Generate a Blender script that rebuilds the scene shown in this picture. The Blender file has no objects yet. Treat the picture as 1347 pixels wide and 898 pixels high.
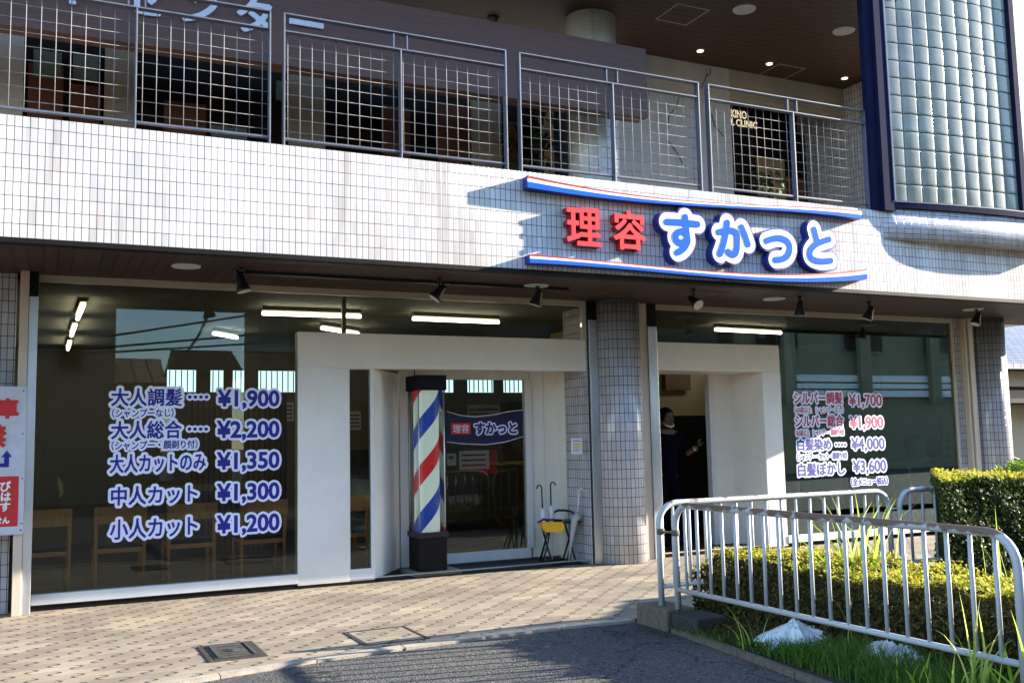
import bpy, bmesh, math, random
import numpy as np
from mathutils import Vector, Matrix
R = math.radians
random.seed(7)
rng = np.random.default_rng(7)
SC = bpy.context.scene
COL = SC.collection

# ------------------------------------------------------------------ camera
H = 1.34
YAW, PITCH, ROLL, FPX = R(25.73906), R(5.69033), R(-1.21025), 1294.76
fwd = Vector((math.sin(YAW)*math.cos(PITCH), math.cos(YAW)*math.cos(PITCH), math.sin(PITCH)))
rt = Vector((math.cos(YAW), -math.sin(YAW), 0)); up = rt.cross(fwd)
rt, up = rt*math.cos(ROLL)+up*math.sin(ROLL), -rt*math.sin(ROLL)+up*math.cos(ROLL)
cd = bpy.data.cameras.new('camera'); cam = bpy.data.objects.new('camera', cd); COL.objects.link(cam)
cd.sensor_width = 36; cd.sensor_fit = 'HORIZONTAL'; cd.lens = 36*FPX/1347
cd.clip_start = 0.05; cd.clip_end = 2000
M = Matrix((rt, up, -fwd)).transposed().to_4x4(); M.translation = Vector((0, 0, H)); cam.matrix_world = M
SC.camera = cam
# ------------------------------------------------------------------ light
SUNV = Vector((3.05, -0.60, 1.0)).normalized()
SUN_EL = math.asin(SUNV.z); SUN_AZ = math.atan2(SUNV.x, SUNV.y)
w = bpy.data.worlds.new('World'); SC.world = w; w.use_nodes = True
nt = w.node_tree; bg = nt.nodes['Background']
sky = nt.nodes.new('ShaderNodeTexSky'); sky.sky_type = 'NISHITA'; sky.sun_disc = False
sky.sun_elevation = SUN_EL; sky.sun_rotation = SUN_AZ; sky.air_density = 1.0; sky.dust_density = 0.15; sky.ozone_density = 2.5; sky.altitude = 400
nt.links.new(sky.outputs[0], bg.inputs[0]); bg.inputs[1].default_value = 0.145
sd = bpy.data.lights.new('sun', 'SUN'); sd.energy = 4.5; sd.angle = R(0.5); sd.color = (1.0, 0.90, 0.74)
so = bpy.data.objects.new('sun', sd); COL.objects.link(so); so.rotation_euler = SUNV.to_track_quat('Z', 'Y').to_euler()
so.location = (20, -5, 12)
vs = SC.view_settings; vs.view_transform = 'Standard'; vs.look = 'None'; vs.gamma = 1; vs.use_curve_mapping = False
vs.exposure = 2.42
SC.render.engine = 'CYCLES'
SC.cycles.use_denoising = True
SC.cycles.max_bounces = 8; SC.cycles.transparent_max_bounces = 16; SC.cycles.caustics_reflective = False; SC.cycles.caustics_refractive = False
SC.cycles.sample_clamp_indirect = 4

# ------------------------------------------------------------------ pixel helpers (photo pixels -> point on a real plane)
def ray(px, py): return fwd + rt*((px-673.5)/FPX) - up*((py-449)/FPX)
def onY(px, py, y):
    d = ray(px, py); t = y/d.y; return Vector((d.x*t, y, H+d.z*t))
def onZ(px, py, z):
    d = ray(px, py); t = (z-H)/d.z; return Vector((d.x*t, d.y*t, z))
def onX(px, py, x):
    d = ray(px, py); t = x/d.x; return Vector((x, d.y*t, H+d.z*t))

# ------------------------------------------------------------------ materials
def newmat(name):
    m = bpy.data.materials.new(name); m.use_nodes = True
    return m, m.node_tree.nodes, m.node_tree.links, m.node_tree.nodes['Principled BSDF']
def mat(name, c, rough=0.5, metal=0.0, var=0.12, scale=6.0, bump=0.0, bscale=60, spec=0.5, c2=None, coat=0.0, stretch=None):
    m, N, L, P = newmat(name)
    P.inputs['Roughness'].default_value = rough; P.inputs['Metallic'].default_value = metal
    P.inputs['Specular IOR Level'].default_value = spec; P.inputs['Coat Weight'].default_value = coat
    tc = N.new('ShaderNodeTexCoord'); src = tc.outputs['Object']
    if stretch:
        mp = N.new('ShaderNodeMapping'); mp.inputs['Scale'].default_value = stretch; L.new(src, mp.inputs[0]); src = mp.outputs[0]
    n = N.new('ShaderNodeTexNoise'); n.inputs['Scale'].default_value = scale; n.inputs['Detail'].default_value = 6; n.inputs['Roughness'].default_value = 0.65
    L.new(src, n.inputs['Vector'])
    rp = N.new('ShaderNodeValToRGB')
    a = c2 if c2 else [max(0, x*(1-var)) for x in c]; b = c if c2 else [min(1, x*(1+var)) for x in c]
    rp.color_ramp.elements[0].position = 0.3; rp.color_ramp.elements[1].position = 0.7
    rp.color_ramp.elements[0].color = (*a, 1); rp.color_ramp.elements[1].color = (*b, 1)
    L.new(n.outputs[0], rp.inputs[0]); L.new(rp.outputs[0], P.inputs['Base Color'])
    mr = N.new('ShaderNodeMapRange'); mr.inputs[3].default_value = max(0.02, rough-0.08); mr.inputs[4].default_value = min(1, rough+0.1)
    L.new(n.outputs[0], mr.inputs[0]); L.new(mr.outputs[0], P.inputs['Roughness'])
    if bump:
        n2 = N.new('ShaderNodeTexNoise'); n2.inputs['Scale'].default_value = bscale; n2.inputs['Detail'].default_value = 5
        L.new(src, n2.inputs['Vector'])
        bp = N.new('ShaderNodeBump'); bp.inputs['Strength'].default_value = bump; bp.inputs['Distance'].default_value = 0.01
        L.new(n2.outputs[0], bp.inputs['Height']); L.new(bp.outputs[0], P.inputs['Normal'])
    return m
def tile_mat(name, c1, c2, mortar, bw, rh, ms, offset=0.0, rough=0.22, bias=0.0):
    m, N, L, P = newmat(name)
    uv = N.new('ShaderNodeUVMap'); uv.uv_map = 'UVMap'
    b = N.new('ShaderNodeTexBrick'); b.offset = offset; b.squash = 1.0
    b.inputs['Scale'].default_value = 1; b.inputs['Brick Width'].default_value = bw; b.inputs['Row Height'].default_value = rh
    b.inputs['Mortar Size'].default_value = ms; b.inputs['Mortar Smooth'].default_value = 0.1; b.inputs['Bias'].default_value = bias
    b.inputs['Color1'].default_value = (*c1, 1); b.inputs['Color2'].default_value = (*c2, 1); b.inputs['Mortar'].default_value = (*mortar, 1)
    L.new(uv.outputs[0], b.inputs['Vector'])
    tc = N.new('ShaderNodeTexCoord')
    n = N.new('ShaderNodeTexNoise'); n.inputs['Scale'].default_value = 2.2; n.inputs['Detail'].default_value = 7
    mp = N.new('ShaderNodeMapping'); mp.inputs['Scale'].default_value = (1, 1, 0.35); L.new(tc.outputs['Object'], mp.inputs[0]); L.new(mp.outputs[0], n.inputs['Vector'])
    rp = N.new('ShaderNodeValToRGB'); rp.color_ramp.elements[0].position = 0.32; rp.color_ramp.elements[1].position = 0.62
    rp.color_ramp.elements[0].color = (0.76, 0.73, 0.71, 1); rp.color_ramp.elements[1].color = (1, 1, 1, 1)
    L.new(n.outputs[0], rp.inputs[0])
    n9 = N.new('ShaderNodeTexNoise'); n9.inputs['Scale'].default_value = 9; n9.inputs['Detail'].default_value = 4
    mp9 = N.new('ShaderNodeMapping'); mp9.inputs['Scale'].default_value = (1, 1, 0.05); L.new(tc.outputs['Object'], mp9.inputs[0]); L.new(mp9.outputs[0], n9.inputs['Vector'])
    rp9 = N.new('ShaderNodeValToRGB'); rp9.color_ramp.elements[0].position = 0.30; rp9.color_ramp.elements[1].position = 0.46
    rp9.color_ramp.elements[0].color = (0.74, 0.72, 0.70, 1); rp9.color_ramp.elements[1].color = (1, 1, 1, 1); L.new(n9.outputs[0], rp9.inputs[0])
    # per patch pinkish / greyish tone, as batches of tiles
    vo = N.new('ShaderNodeTexWhiteNoise'); sn = N.new('ShaderNodeVectorMath'); sn.operation = 'SNAP'; sn.inputs[1].default_value = (bw, rh, 1)
    L.new(uv.outputs[0], sn.inputs[0]); L.new(sn.outputs[0], vo.inputs['Vector'])
    hv = N.new('ShaderNodeValToRGB'); hv.color_ramp.elements[0].color = (0.94, 0.94, 0.98, 1); hv.color_ramp.elements[1].color = (1.0, 0.985, 0.97, 1)
    e = hv.color_ramp.elements.new(0.88); e.color = (1, 1, 1, 1); e = hv.color_ramp.elements.new(0.9); e.color = (1.0, 0.90, 0.90, 1)
    L.new(vo.outputs[0], hv.inputs[0])
    mx = N.new('ShaderNodeMixRGB'); mx.blend_type = 'MULTIPLY'; mx.inputs[0].default_value = 1; L.new(b.outputs[0], mx.inputs[1]); L.new(rp.outputs[0], mx.inputs[2])
    mx2 = N.new('ShaderNodeMixRGB'); mx2.blend_type = 'MULTIPLY'; mx2.inputs[0].default_value = 1; L.new(mx.outputs[0], mx2.inputs[1]); L.new(hv.outputs[0], mx2.inputs[2])
    mx9 = N.new('ShaderNodeMixRGB'); mx9.blend_type = 'MULTIPLY'; mx9.inputs[0].default_value = 1; L.new(mx2.outputs[0], mx9.inputs[1]); L.new(rp9.outputs[0], mx9.inputs[2])
    L.new(mx9.outputs[0], P.inputs['Base Color'])
    mr = N.new('ShaderNodeMapRange'); mr.inputs[3].default_value = rough; mr.inputs[4].default_value = 0.85; L.new(b.outputs['Fac'], mr.inputs[0]); L.new(mr.outputs[0], P.inputs['Roughness'])
    # each tile sits a hair differently: tilt by its own random value, plus joint groove
    sb = N.new('ShaderNodeMath'); sb.operation = 'SUBTRACT'; sb.inputs[0].default_value = 1; L.new(b.outputs['Fac'], sb.inputs[1])
    bp = N.new('ShaderNodeBump'); bp.inputs['Strength'].default_value = 0.35; bp.inputs['Distance'].default_value = 0.004
    L.new(sb.outputs[0], bp.inputs['Height']); L.new(bp.outputs[0], P.inputs['Normal'])
    return m
def glass_mat(name, tint=(0.8, 0.86, 0.82), refl=1.0, rough=0.0):
    m, N, L, P = newmat(name); N.remove(P)
    out = N['Material Output']
    tr = N.new('ShaderNodeBsdfTransparent'); tr.inputs[0].default_value = (*tint, 1)
    gl = N.new('ShaderNodeBsdfGlossy'); gl.inputs['Roughness'].default_value = rough; gl.inputs[0].default_value = (0.80, 0.92, 1, 1)
    fr = N.new('ShaderNodeFresnel'); fr.inputs[0].default_value = 1.5
    ml = N.new('ShaderNodeMath'); ml.operation = 'MULTIPLY'; ml.inputs[1].default_value = refl; ml.use_clamp = True; L.new(fr.outputs[0], ml.inputs[0])
    mx = N.new('ShaderNodeMixShader'); L.new(ml.outputs[0], mx.inputs[0]); L.new(tr.outputs[0], mx.inputs[1]); L.new(gl.outputs[0], mx.inputs[2])
    L.new(mx.outputs[0], out.inputs[0])
    return m
def emit_mat(name, c, s):
    m, N, L, P = newmat(name); P.inputs['Base Color'].default_value = (*c, 1)
    P.inputs['Emission Color'].default_value = (*c, 1); P.inputs['Emission Strength'].default_value = s
    return m
def slat_mat(name, c, axis, pitch, rough=0.5):
    m, N, L, P = newmat(name)
    P.inputs['Roughness'].default_value = rough
    uv = N.new('ShaderNodeUVMap'); uv.uv_map = 'UVMap'
    sp = N.new('ShaderNodeSeparateXYZ'); L.new(uv.outputs[0], sp.inputs[0])
    d = N.new('ShaderNodeMath'); d.operation = 'DIVIDE'; d.inputs[1].default_value = pitch; L.new(sp.outputs[axis], d.inputs[0])
    f = N.new('ShaderNodeMath'); f.operation = 'FRACT'; L.new(d.outputs[0], f.inputs[0])
    lt = N.new('ShaderNodeMath'); lt.operation = 'LESS_THAN'; lt.inputs[1].default_value = 0.145; L.new(f.outputs[0], lt.inputs[0])
    fl = N.new('ShaderNodeMath'); fl.operation = 'FLOOR'; L.new(d.outputs[0], fl.inputs[0])
    wn = N.new('ShaderNodeTexWhiteNoise'); wn.noise_dimensions = '1D'; L.new(fl.outputs[0], wn.inputs['W'])
    tc = N.new('ShaderNodeTexCoord'); n = N.new('ShaderNodeTexNoise'); n.inputs['Scale'].default_value = 3; n.inputs['Detail'].default_value = 6
    L.new(tc.outputs['Object'], n.inputs['Vector'])
    ad = N.new('ShaderNodeMath'); ad.operation = 'ADD'; L.new(wn.outputs[0], ad.inputs[0]); L.new(n.outputs[0], ad.inputs[1])
    rp = N.new('ShaderNodeValToRGB'); rp.color_ramp.elements[0].position = 0.3; rp.color_ramp.elements[1].position = 1.5/1.6
    rp.color_ramp.elements[0].color = (*[x*0.72 for x in c], 1); rp.color_ramp.elements[1].color = (*[x*1.25 for x in c], 1)
    L.new(ad.outputs[0], rp.inputs[0])
    mx = N.new('ShaderNodeMixRGB'); L.new(lt.outputs[0], mx.inputs[0]); L.new(rp.outputs[0], mx.inputs[1]); mx.inputs[2].default_value = (*[x*0.15 for x in c], 1)
    L.new(mx.outputs[0], P.inputs['Base Color'])
    bp = N.new('ShaderNodeBump'); bp.invert = True; bp.inputs['Strength'].default_value = 0.6; bp.inputs['Distance'].default_value = 0.006; L.new(lt.outputs[0], bp.inputs['Height']); L.new(bp.outputs[0], P.inputs['Normal'])
    return m
def leaf_mat(name, stops, trans=0.35):
    m, N, L, P = newmat(name)
    g = N.new('ShaderNodeNewGeometry')
    rp = N.new('ShaderNodeValToRGB'); el = rp.color_ramp.elements
    el[0].position = 0; el[0].color = (*stops[0], 1); el[1].position = 1; el[1].color = (*stops[-1], 1)
    for i, s in enumerate(stops[1:-1]):
        e = el.new((i+1)/(len(stops)-1)); e.color = (*s, 1)
    L.new(g.outputs['Random Per Island'], rp.inputs[0])
    L.new(rp.outputs[0], P.inputs['Base Color']); P.inputs['Roughness'].default_value = 0.6; P.inputs['Specular IOR Level'].default_value = 0.2
    t = N.new('ShaderNodeBsdfTranslucent'); L.new(rp.outputs[0], t.inputs[0])
    mx = N.new('ShaderNodeMixShader'); mx.inputs[0].default_value = trans; L.new(P.outputs[0], mx.inputs[1]); L.new(t.outputs[0], mx.inputs[2])
    L.new(mx.outputs[0], N['Material Output'].inputs[0])
    return m

MT = {}
MT['tile'] = tile_mat('white_glazed_tile', (0.73, 0.70, 0.665), (0.58, 0.56, 0.55), (0.055, 0.055, 0.06), 0.05, 0.1, 0.0030)
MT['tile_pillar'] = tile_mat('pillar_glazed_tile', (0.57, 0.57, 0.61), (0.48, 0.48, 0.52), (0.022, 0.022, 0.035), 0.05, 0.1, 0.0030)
MT['tile_small'] = tile_mat('small_mosaic_tile', (0.70, 0.70, 0.74), (0.60, 0.60, 0.64), (0.10, 0.10, 0.12), 0.1, 0.055, 0.003)
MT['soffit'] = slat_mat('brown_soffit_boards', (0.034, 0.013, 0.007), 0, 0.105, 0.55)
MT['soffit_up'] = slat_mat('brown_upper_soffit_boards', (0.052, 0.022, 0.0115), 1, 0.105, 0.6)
MT['signwood'] = mat('dark_brown_sign_board', (0.088, 0.036, 0.027), 0.6, var=0.3, scale=3, stretch=(0.5, 1, 14))
MT['signunder'] = mat('brown_board_underside', (0.16, 0.075, 0.045), 0.6)
MT['white'] = mat('white_painted_panel', (0.76, 0.725, 0.665), 0.42, var=0.07, scale=1.7)
MT['whiteframe'] = mat('white_aluminium_frame', (0.68, 0.68, 0.67), 0.35, var=0.05, scale=9)
MT['cream'] = mat('cream_metal_trim', (0.50, 0.43, 0.34), 0.45, var=0.08)
MT['tan'] = mat('tan_metal_cover', (0.60, 0.50, 0.39), 0.42, metal=0.2, var=0.10, scale=3, stretch=(3, 3, 0.4))
MT['steel'] = mat('brushed_stainless_steel', (0.66, 0.68, 0.70), 0.38, metal=1.0, var=0.15, scale=4, stretch=(1, 1, 0.25))
MT['navy'] = mat('navy_painted_steel', (0.010, 0.013, 0.038), 0.7, var=0.25, scale=8, spec=0.02)
MT['railblue'] = mat('blue_grey_painted_rail', (0.105, 0.115, 0.155), 0.5, var=0.2, scale=12)
MT['mesh'] = mat('pale_welded_mesh', (0.26, 0.245, 0.235), 0.6, metal=0.0, spec=0.1, var=0.15, scale=20)
MT['black'] = mat('black_powder_coat', (0.008, 0.008, 0.010), 0.4, var=0.3)
MT['darkbrown'] = mat('dark_brown_metal', (0.008, 0.006, 0.006), 0.6, spec=0.15, var=0.25)
MT['beige'] = mat('beige_plaster_wall', (0.42, 0.37, 0.30), 0.75, var=0.08, bump=0.1)
MT['upbeige'] = mat('pale_grey_plaster_wall', (0.60, 0.57, 0.55), 0.75, var=0.08, bump=0.08)
MT['cream_wall'] = mat('cream_interior_wall', (0.42, 0.35, 0.21), 0.7, var=0.05)
MT['darkglass'] = mat('dark_upper_shop_glass', (0.014, 0.009, 0.008), 0.35, var=0.5, scale=1.3, spec=0.12)
MT['reddark'] = mat('dark_red_brown_panel', (0.13, 0.040, 0.020), 0.5, var=0.4, scale=2)
MT['glass'] = glass_mat('shop_window_glass', (0.80, 0.80, 0.73), 0.8)
MT['clearplastic'] = glass_mat('clear_acrylic', (0.95, 0.96, 0.94), 0.45, 0.02)
MT['ceiling_in'] = mat('interior_ceiling', (0.20, 0.20, 0.145), 0.8, var=0.05)
MT['wall_in'] = mat('interior_wall', (0.22, 0.19, 0.125), 0.8, var=0.08)
MT['floor_in'] = mat('interior_floor', (0.045, 0.032, 0.022), 0.35, var=0.3, scale=2)
MT['wood'] = mat('light_brown_chair_wood', (0.74, 0.36, 0.13), 0.45, var=0.2, scale=5, stretch=(6, 6, 1))
MT['seat'] = mat('dark_seat_fabric', (0.03, 0.026, 0.024), 0.8)
MT['tube'] = emit_mat('white_tube_light', (1.0, 0.93, 0.80), 3.6)
MT['warm'] = emit_mat('warm_downlight_glow', (1.0, 0.72, 0.42), 1.2)
MT['whitelamp'] = mat('white_lamp_trim', (0.62, 0.60, 0.56), 0.5, var=0.04)
MT['blue'] = mat('sign_blue', (0.008, 0.105, 0.60), 0.6, var=0.06, scale=3, spec=0.05)
MT['signnavy'] = mat('sign_navy_edge', (0.012, 0.020, 0.19), 0.35, var=0.1)
MT['signwhite'] = mat('sign_white', (0.80, 0.80, 0.80), 0.35, var=0.03)
MT['red'] = mat('sign_red', (0.74, 0.05, 0.055), 0.6, var=0.06, spec=0.1)
MT['redside'] = mat('sign_dark_red_edge', (0.34, 0.010, 0.022), 0.4, var=0.1)
MT['vnavy'] = mat('navy_window_vinyl', (0.010, 0.008, 0.24), 0.5, var=0.04)
MT['vlav'] = mat('pale_lavender_window_vinyl', (0.78, 0.80, 0.95), 0.5, var=0.03)
MT['vred'] = mat('crimson_window_vinyl', (0.42, 0.012, 0.085), 0.5, var=0.05)
MT['granite'] = mat('rough_granite_block', (0.11, 0.09, 0.07), 0.85, var=0.35, scale=22, bump=0.5, bscale=40)
MT['granite_dark'] = mat('dark_stone_block', (0.03, 0.028, 0.027), 0.9, var=0.4, scale=18, bump=0.5, bscale=40)
MT['concrete'] = mat('pale_concrete_edge', (0.29, 0.255, 0.21), 0.85, var=0.25, scale=12, bump=0.3, bscale=80)
MT['soil'] = mat('dark_planter_soil', (0.030, 0.024, 0.016), 0.95, var=0.5, scale=18, bump=0.8, bscale=30)
MT['iron'] = mat('cast_iron_cover', (0.05, 0.045, 0.04), 0.6, metal=0.3, var=0.35, scale=30, bump=0.4, bscale=60)
MT['bag'] = mat('white_plastic_bag', (0.55, 0.62, 0.65), 0.35, var=0.10, scale=20, bump=0.5, bscale=25)
MT['skin'] = mat('skin', (0.17, 0.08, 0.05), 0.5, var=0.08)
MT['hair'] = mat('dark_hair', (0.006, 0.005, 0.005), 0.7, spec=0.1)
MT['cloth'] = mat('navy_work_clothes', (0.004, 0.004, 0.011), 0.9, var=0.25, scale=14, spec=0.05)
MT['yellow'] = mat('yellow_plastic', (0.72, 0.38, 0.015), 0.35, var=0.08)
MT['umbplastic'] = mat('translucent_umbrella_film', (0.62, 0.62, 0.64), 0.3, var=0.1)
MT['greyumb'] = mat('grey_umbrella_cloth', (0.34, 0.33, 0.33), 0.6, var=0.15)
MT['house_wall'] = mat('beige_neighbour_wall', (0.46, 0.36, 0.24), 0.8, var=0.06)
MT['oppo_dark'] = mat('grey_brown_building_wall', (0.20, 0.185, 0.155), 0.8, var=0.15, scale=1.2)
MT['oppo_brown'] = mat('brown_building_wall', (0.13, 0.10, 0.075), 0.8, var=0.15, scale=1.2)
MT['oppo_pale'] = mat('pale_grey_building_wall', (0.33, 0.36, 0.37), 0.8, var=0.1, scale=1.2)
MT['oppo_green'] = mat('olive_building_wall', (0.23, 0.205, 0.125), 0.8, var=0.15, scale=1.2)
MT['roof'] = tile_mat('grey_roof_tile', (0.17, 0.18, 0.21), (0.12, 0.13, 0.16), (0.03, 0.03, 0.04), 0.25, 0.16, 0.012, 0.5, 0.45)
MT['roofrust'] = slat_mat('ribbed_rusty_roof', (0.19, 0.13, 0.09), 0, 0.3, 0.7)
MT['wire'] = mat('black_cable', (0.01, 0.01, 0.01), 0.6)
MT['frosted'] = mat('frosted_window_film', (0.75, 0.80, 0.80), 0.4)
MT['dark_in'] = mat('dark_cabinet', (0.010, 0.011, 0.014), 0.3)
MT['greycab'] = mat('grey_cabinet_top', (0.16, 0.19, 0.21), 0.4)
MT['poster_red'] = mat('red_poster', (0.55, 0.02, 0.02), 0.5)
MT['paper'] = mat('white_paper', (0.62, 0.63, 0.64), 0.6, var=0.04)
MT['ltblue'] = mat('light_blue_paper', (0.25, 0.45, 0.60), 0.6)
MT['leafy'] = leaf_mat('low_hedge_leaves', [(0.030, 0.032, 0.008), (0.060, 0.058, 0.011), (0.085, 0.075, 0.013), (0.045, 0.050, 0.010), (0.075, 0.032, 0.014)], 0.22)  # leaf tones darkened to carry the shade on the hedge front
MT['leafsunlit'] = leaf_mat('yellow_green_sunlit_leaves', [(0.20, 0.20, 0.016), (0.36, 0.36, 0.03), (0.48, 0.46, 0.06), (0.27, 0.29, 0.025), (0.32, 0.20, 0.05)], 0.4)  # brighter leaf copy: sunlight on the hedge tops is put into the colour
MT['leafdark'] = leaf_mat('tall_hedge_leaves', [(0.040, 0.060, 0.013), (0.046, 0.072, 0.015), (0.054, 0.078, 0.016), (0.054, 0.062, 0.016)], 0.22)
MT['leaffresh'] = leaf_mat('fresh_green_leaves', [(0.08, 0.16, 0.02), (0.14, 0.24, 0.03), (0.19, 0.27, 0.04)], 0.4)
MT['grass'] = leaf_mat('green_grass', [(0.04, 0.10, 0.014), (0.08, 0.17, 0.022), (0.13, 0.21, 0.03)], 0.4)
MT['weed'] = leaf_mat('yellow_green_weed_blades', [(0.34, 0.50, 0.06), (0.46, 0.58, 0.08), (0.54, 0.58, 0.18)], 0.5)
MT['potleaf'] = leaf_mat('potted_plant_leaves', [(0.012, 0.03, 0.01), (0.03, 0.065, 0.018), (0.05, 0.085, 0.03)], 0.2)
MT['twig'] = mat('dark_twigs', (0.016, 0.013, 0.008), 0.9)
MT['pale_item'] = mat('pale_grey_green_item', (0.13, 0.17, 0.15), 0.5)
MT['ochre'] = mat('ochre_panel', (0.40, 0.27, 0.12), 0.6)

# galvanised white railing with rust along the top
def rail_white(name, lo, hi):
    m, N, L, P = newmat(name)
    tc = N.new('ShaderNodeTexCoord'); g = N.new('ShaderNodeNewGeometry'); sp = N.new('ShaderNodeSeparateXYZ'); L.new(tc.outputs['Object'], sp.inputs[0])
    n = N.new('ShaderNodeTexNoise'); n.inputs['Scale'].default_value = 14; n.inputs['Detail'].default_value = 8; L.new(tc.outputs['Object'], n.inputs['Vector'])
    n3 = N.new('ShaderNodeTexNoise'); n3.inputs['Scale'].default_value = 2.5; n3.inputs['Detail'].default_value = 3; L.new(tc.outputs['Object'], n3.inputs['Vector'])
    rp = N.new('ShaderNodeValToRGB'); rp.color_ramp.elements[0].position = 0.58; rp.color_ramp.elements[1].position = 0.72
    ad = N.new('ShaderNodeMath'); ad.operation = 'MULTIPLY'; L.new(n.outputs[0], ad.inputs[0])
    ms = N.new('ShaderNodeMapRange'); ms.inputs[1].default_value = 0.835; ms.inputs[2].default_value = 0.872; ms.inputs[3].default_value = lo; ms.inputs[4].default_value = hi; L.new(sp.outputs[2], ms.inputs[0])
    L.new(ms.outputs[0], ad.inputs[1]); a2 = N.new('ShaderNodeMath'); a2.operation = 'ADD'; L.new(ad.outputs[0], a2.inputs[0])
    s3 = N.new('ShaderNodeMath'); s3.operation = 'MULTIPLY_ADD'; s3.inputs[1].default_value = 0.5; s3.inputs[2].default_value = -0.22; L.new(n3.outputs[0], s3.inputs[0]); L.new(s3.outputs[0], a2.inputs[1])
    L.new(a2.outputs[0], rp.inputs[0])
    mx = N.new('ShaderNodeMixRGB'); mx.inputs[1].default_value = (0.40, 0.41, 0.43, 1); mx.inputs[2].default_value = (0.135, 0.085, 0.062, 1); L.new(rp.outputs[0], mx.inputs[0])
    L.new(mx.outputs[0], P.inputs['Base Color']); P.inputs['Roughness'].default_value = 0.45
    bp = N.new('ShaderNodeBump'); bp.inputs['Strength'].default_value = 0.3; bp.inputs['Distance'].default_value = 0.002; L.new(n.outputs[0], bp.inputs['Height']); L.new(bp.outputs[0], P.inputs['Normal'])
    return m
MT['railwhite'] = rail_white('white_railing_paint', 0.74, 1.05)
MT['railrust'] = rail_white('rusty_white_railing_paint', 0.76, 1.75)

def asphalt():
    m, N, L, P = newmat('worn_asphalt'); tc = N.new('ShaderNodeTexCoord')
    v = N.new('ShaderNodeTexVoronoi'); v.inputs['Scale'].default_value = 95; L.new(tc.outputs['Object'], v.inputs['Vector'])
    n = N.new('ShaderNodeTexNoise'); n.inputs['Scale'].default_value = 1.1; n.inputs['Detail'].default_value = 8; L.new(tc.outputs['Object'], n.inputs['Vector'])
    r1 = N.new('ShaderNodeValToRGB'); e = r1.color_ramp.elements; e[0].color = (0.018, 0.019, 0.022, 1); e[1].color = (0.125, 0.12, 0.115, 1); e[0].position = 0.15
    sp = N.new('ShaderNodeSeparateColor'); L.new(v.outputs['Color'], sp.inputs[0]); L.new(sp.outputs[0], r1.inputs[0])
    r2 = N.new('ShaderNodeValToRGB'); e = r2.color_ramp.elements; e[0].position = 0.3; e[1].position = 0.7; e[0].color = (0.7, 0.7, 0.74, 1); e[1].color = (1.1, 1.06, 1.0, 1); L.new(n.outputs[0], r2.inputs[0])
    mx = N.new('ShaderNodeMixRGB'); mx.blend_type = 'MULTIPLY'; mx.inputs[0].default_value = 1; L.new(r1.outputs[0], mx.inputs[1]); L.new(r2.outputs[0], mx.inputs[2])
    nd = N.new('ShaderNodeTexNoise'); nd.inputs['Scale'].default_value = 3; nd.inputs['Detail'].default_value = 5; L.new(tc.outputs['Object'], nd.inputs['Vector'])
    am = N.new('ShaderNodeVectorMath'); am.operation = 'SCALE'; am.inputs['Scale'].default_value = 0.5; L.new(nd.outputs['Color'], am.inputs[0])
    av = N.new('ShaderNodeVectorMath'); av.operation = 'ADD'; L.new(tc.outputs['Object'], av.inputs[0]); L.new(am.outputs[0], av.inputs[1])
    vc = N.new('ShaderNodeTexVoronoi'); vc.feature = 'DISTANCE_TO_EDGE'; vc.inputs['Scale'].default_value = 0.55; L.new(av.outputs[0], vc.inputs['Vector'])
    lc = N.new('ShaderNodeMath'); lc.operation = 'LESS_THAN'; lc.inputs[1].default_value = 0.0045; L.new(vc.outputs['Distance'], lc.inputs[0])
    mc = N.new('ShaderNodeMixRGB'); L.new(lc.outputs[0], mc.inputs[0]); L.new(mx.outputs[0], mc.inputs[1]); mc.inputs[2].default_value = (0.012, 0.012, 0.013, 1); L.new(mc.outputs[0], P.inputs['Base Color'])
    P.inputs['Roughness'].default_value = 0.85
    bp = N.new('ShaderNodeBump'); bp.inputs['Strength'].default_value = 0.8; bp.inputs['Distance'].default_value = 0.006; L.new(v.outputs['Distance'], bp.inputs['Height']); L.new(bp.outputs[0], P.inputs['Normal'])
    return m
MT['asphalt'] = asphalt()

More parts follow.
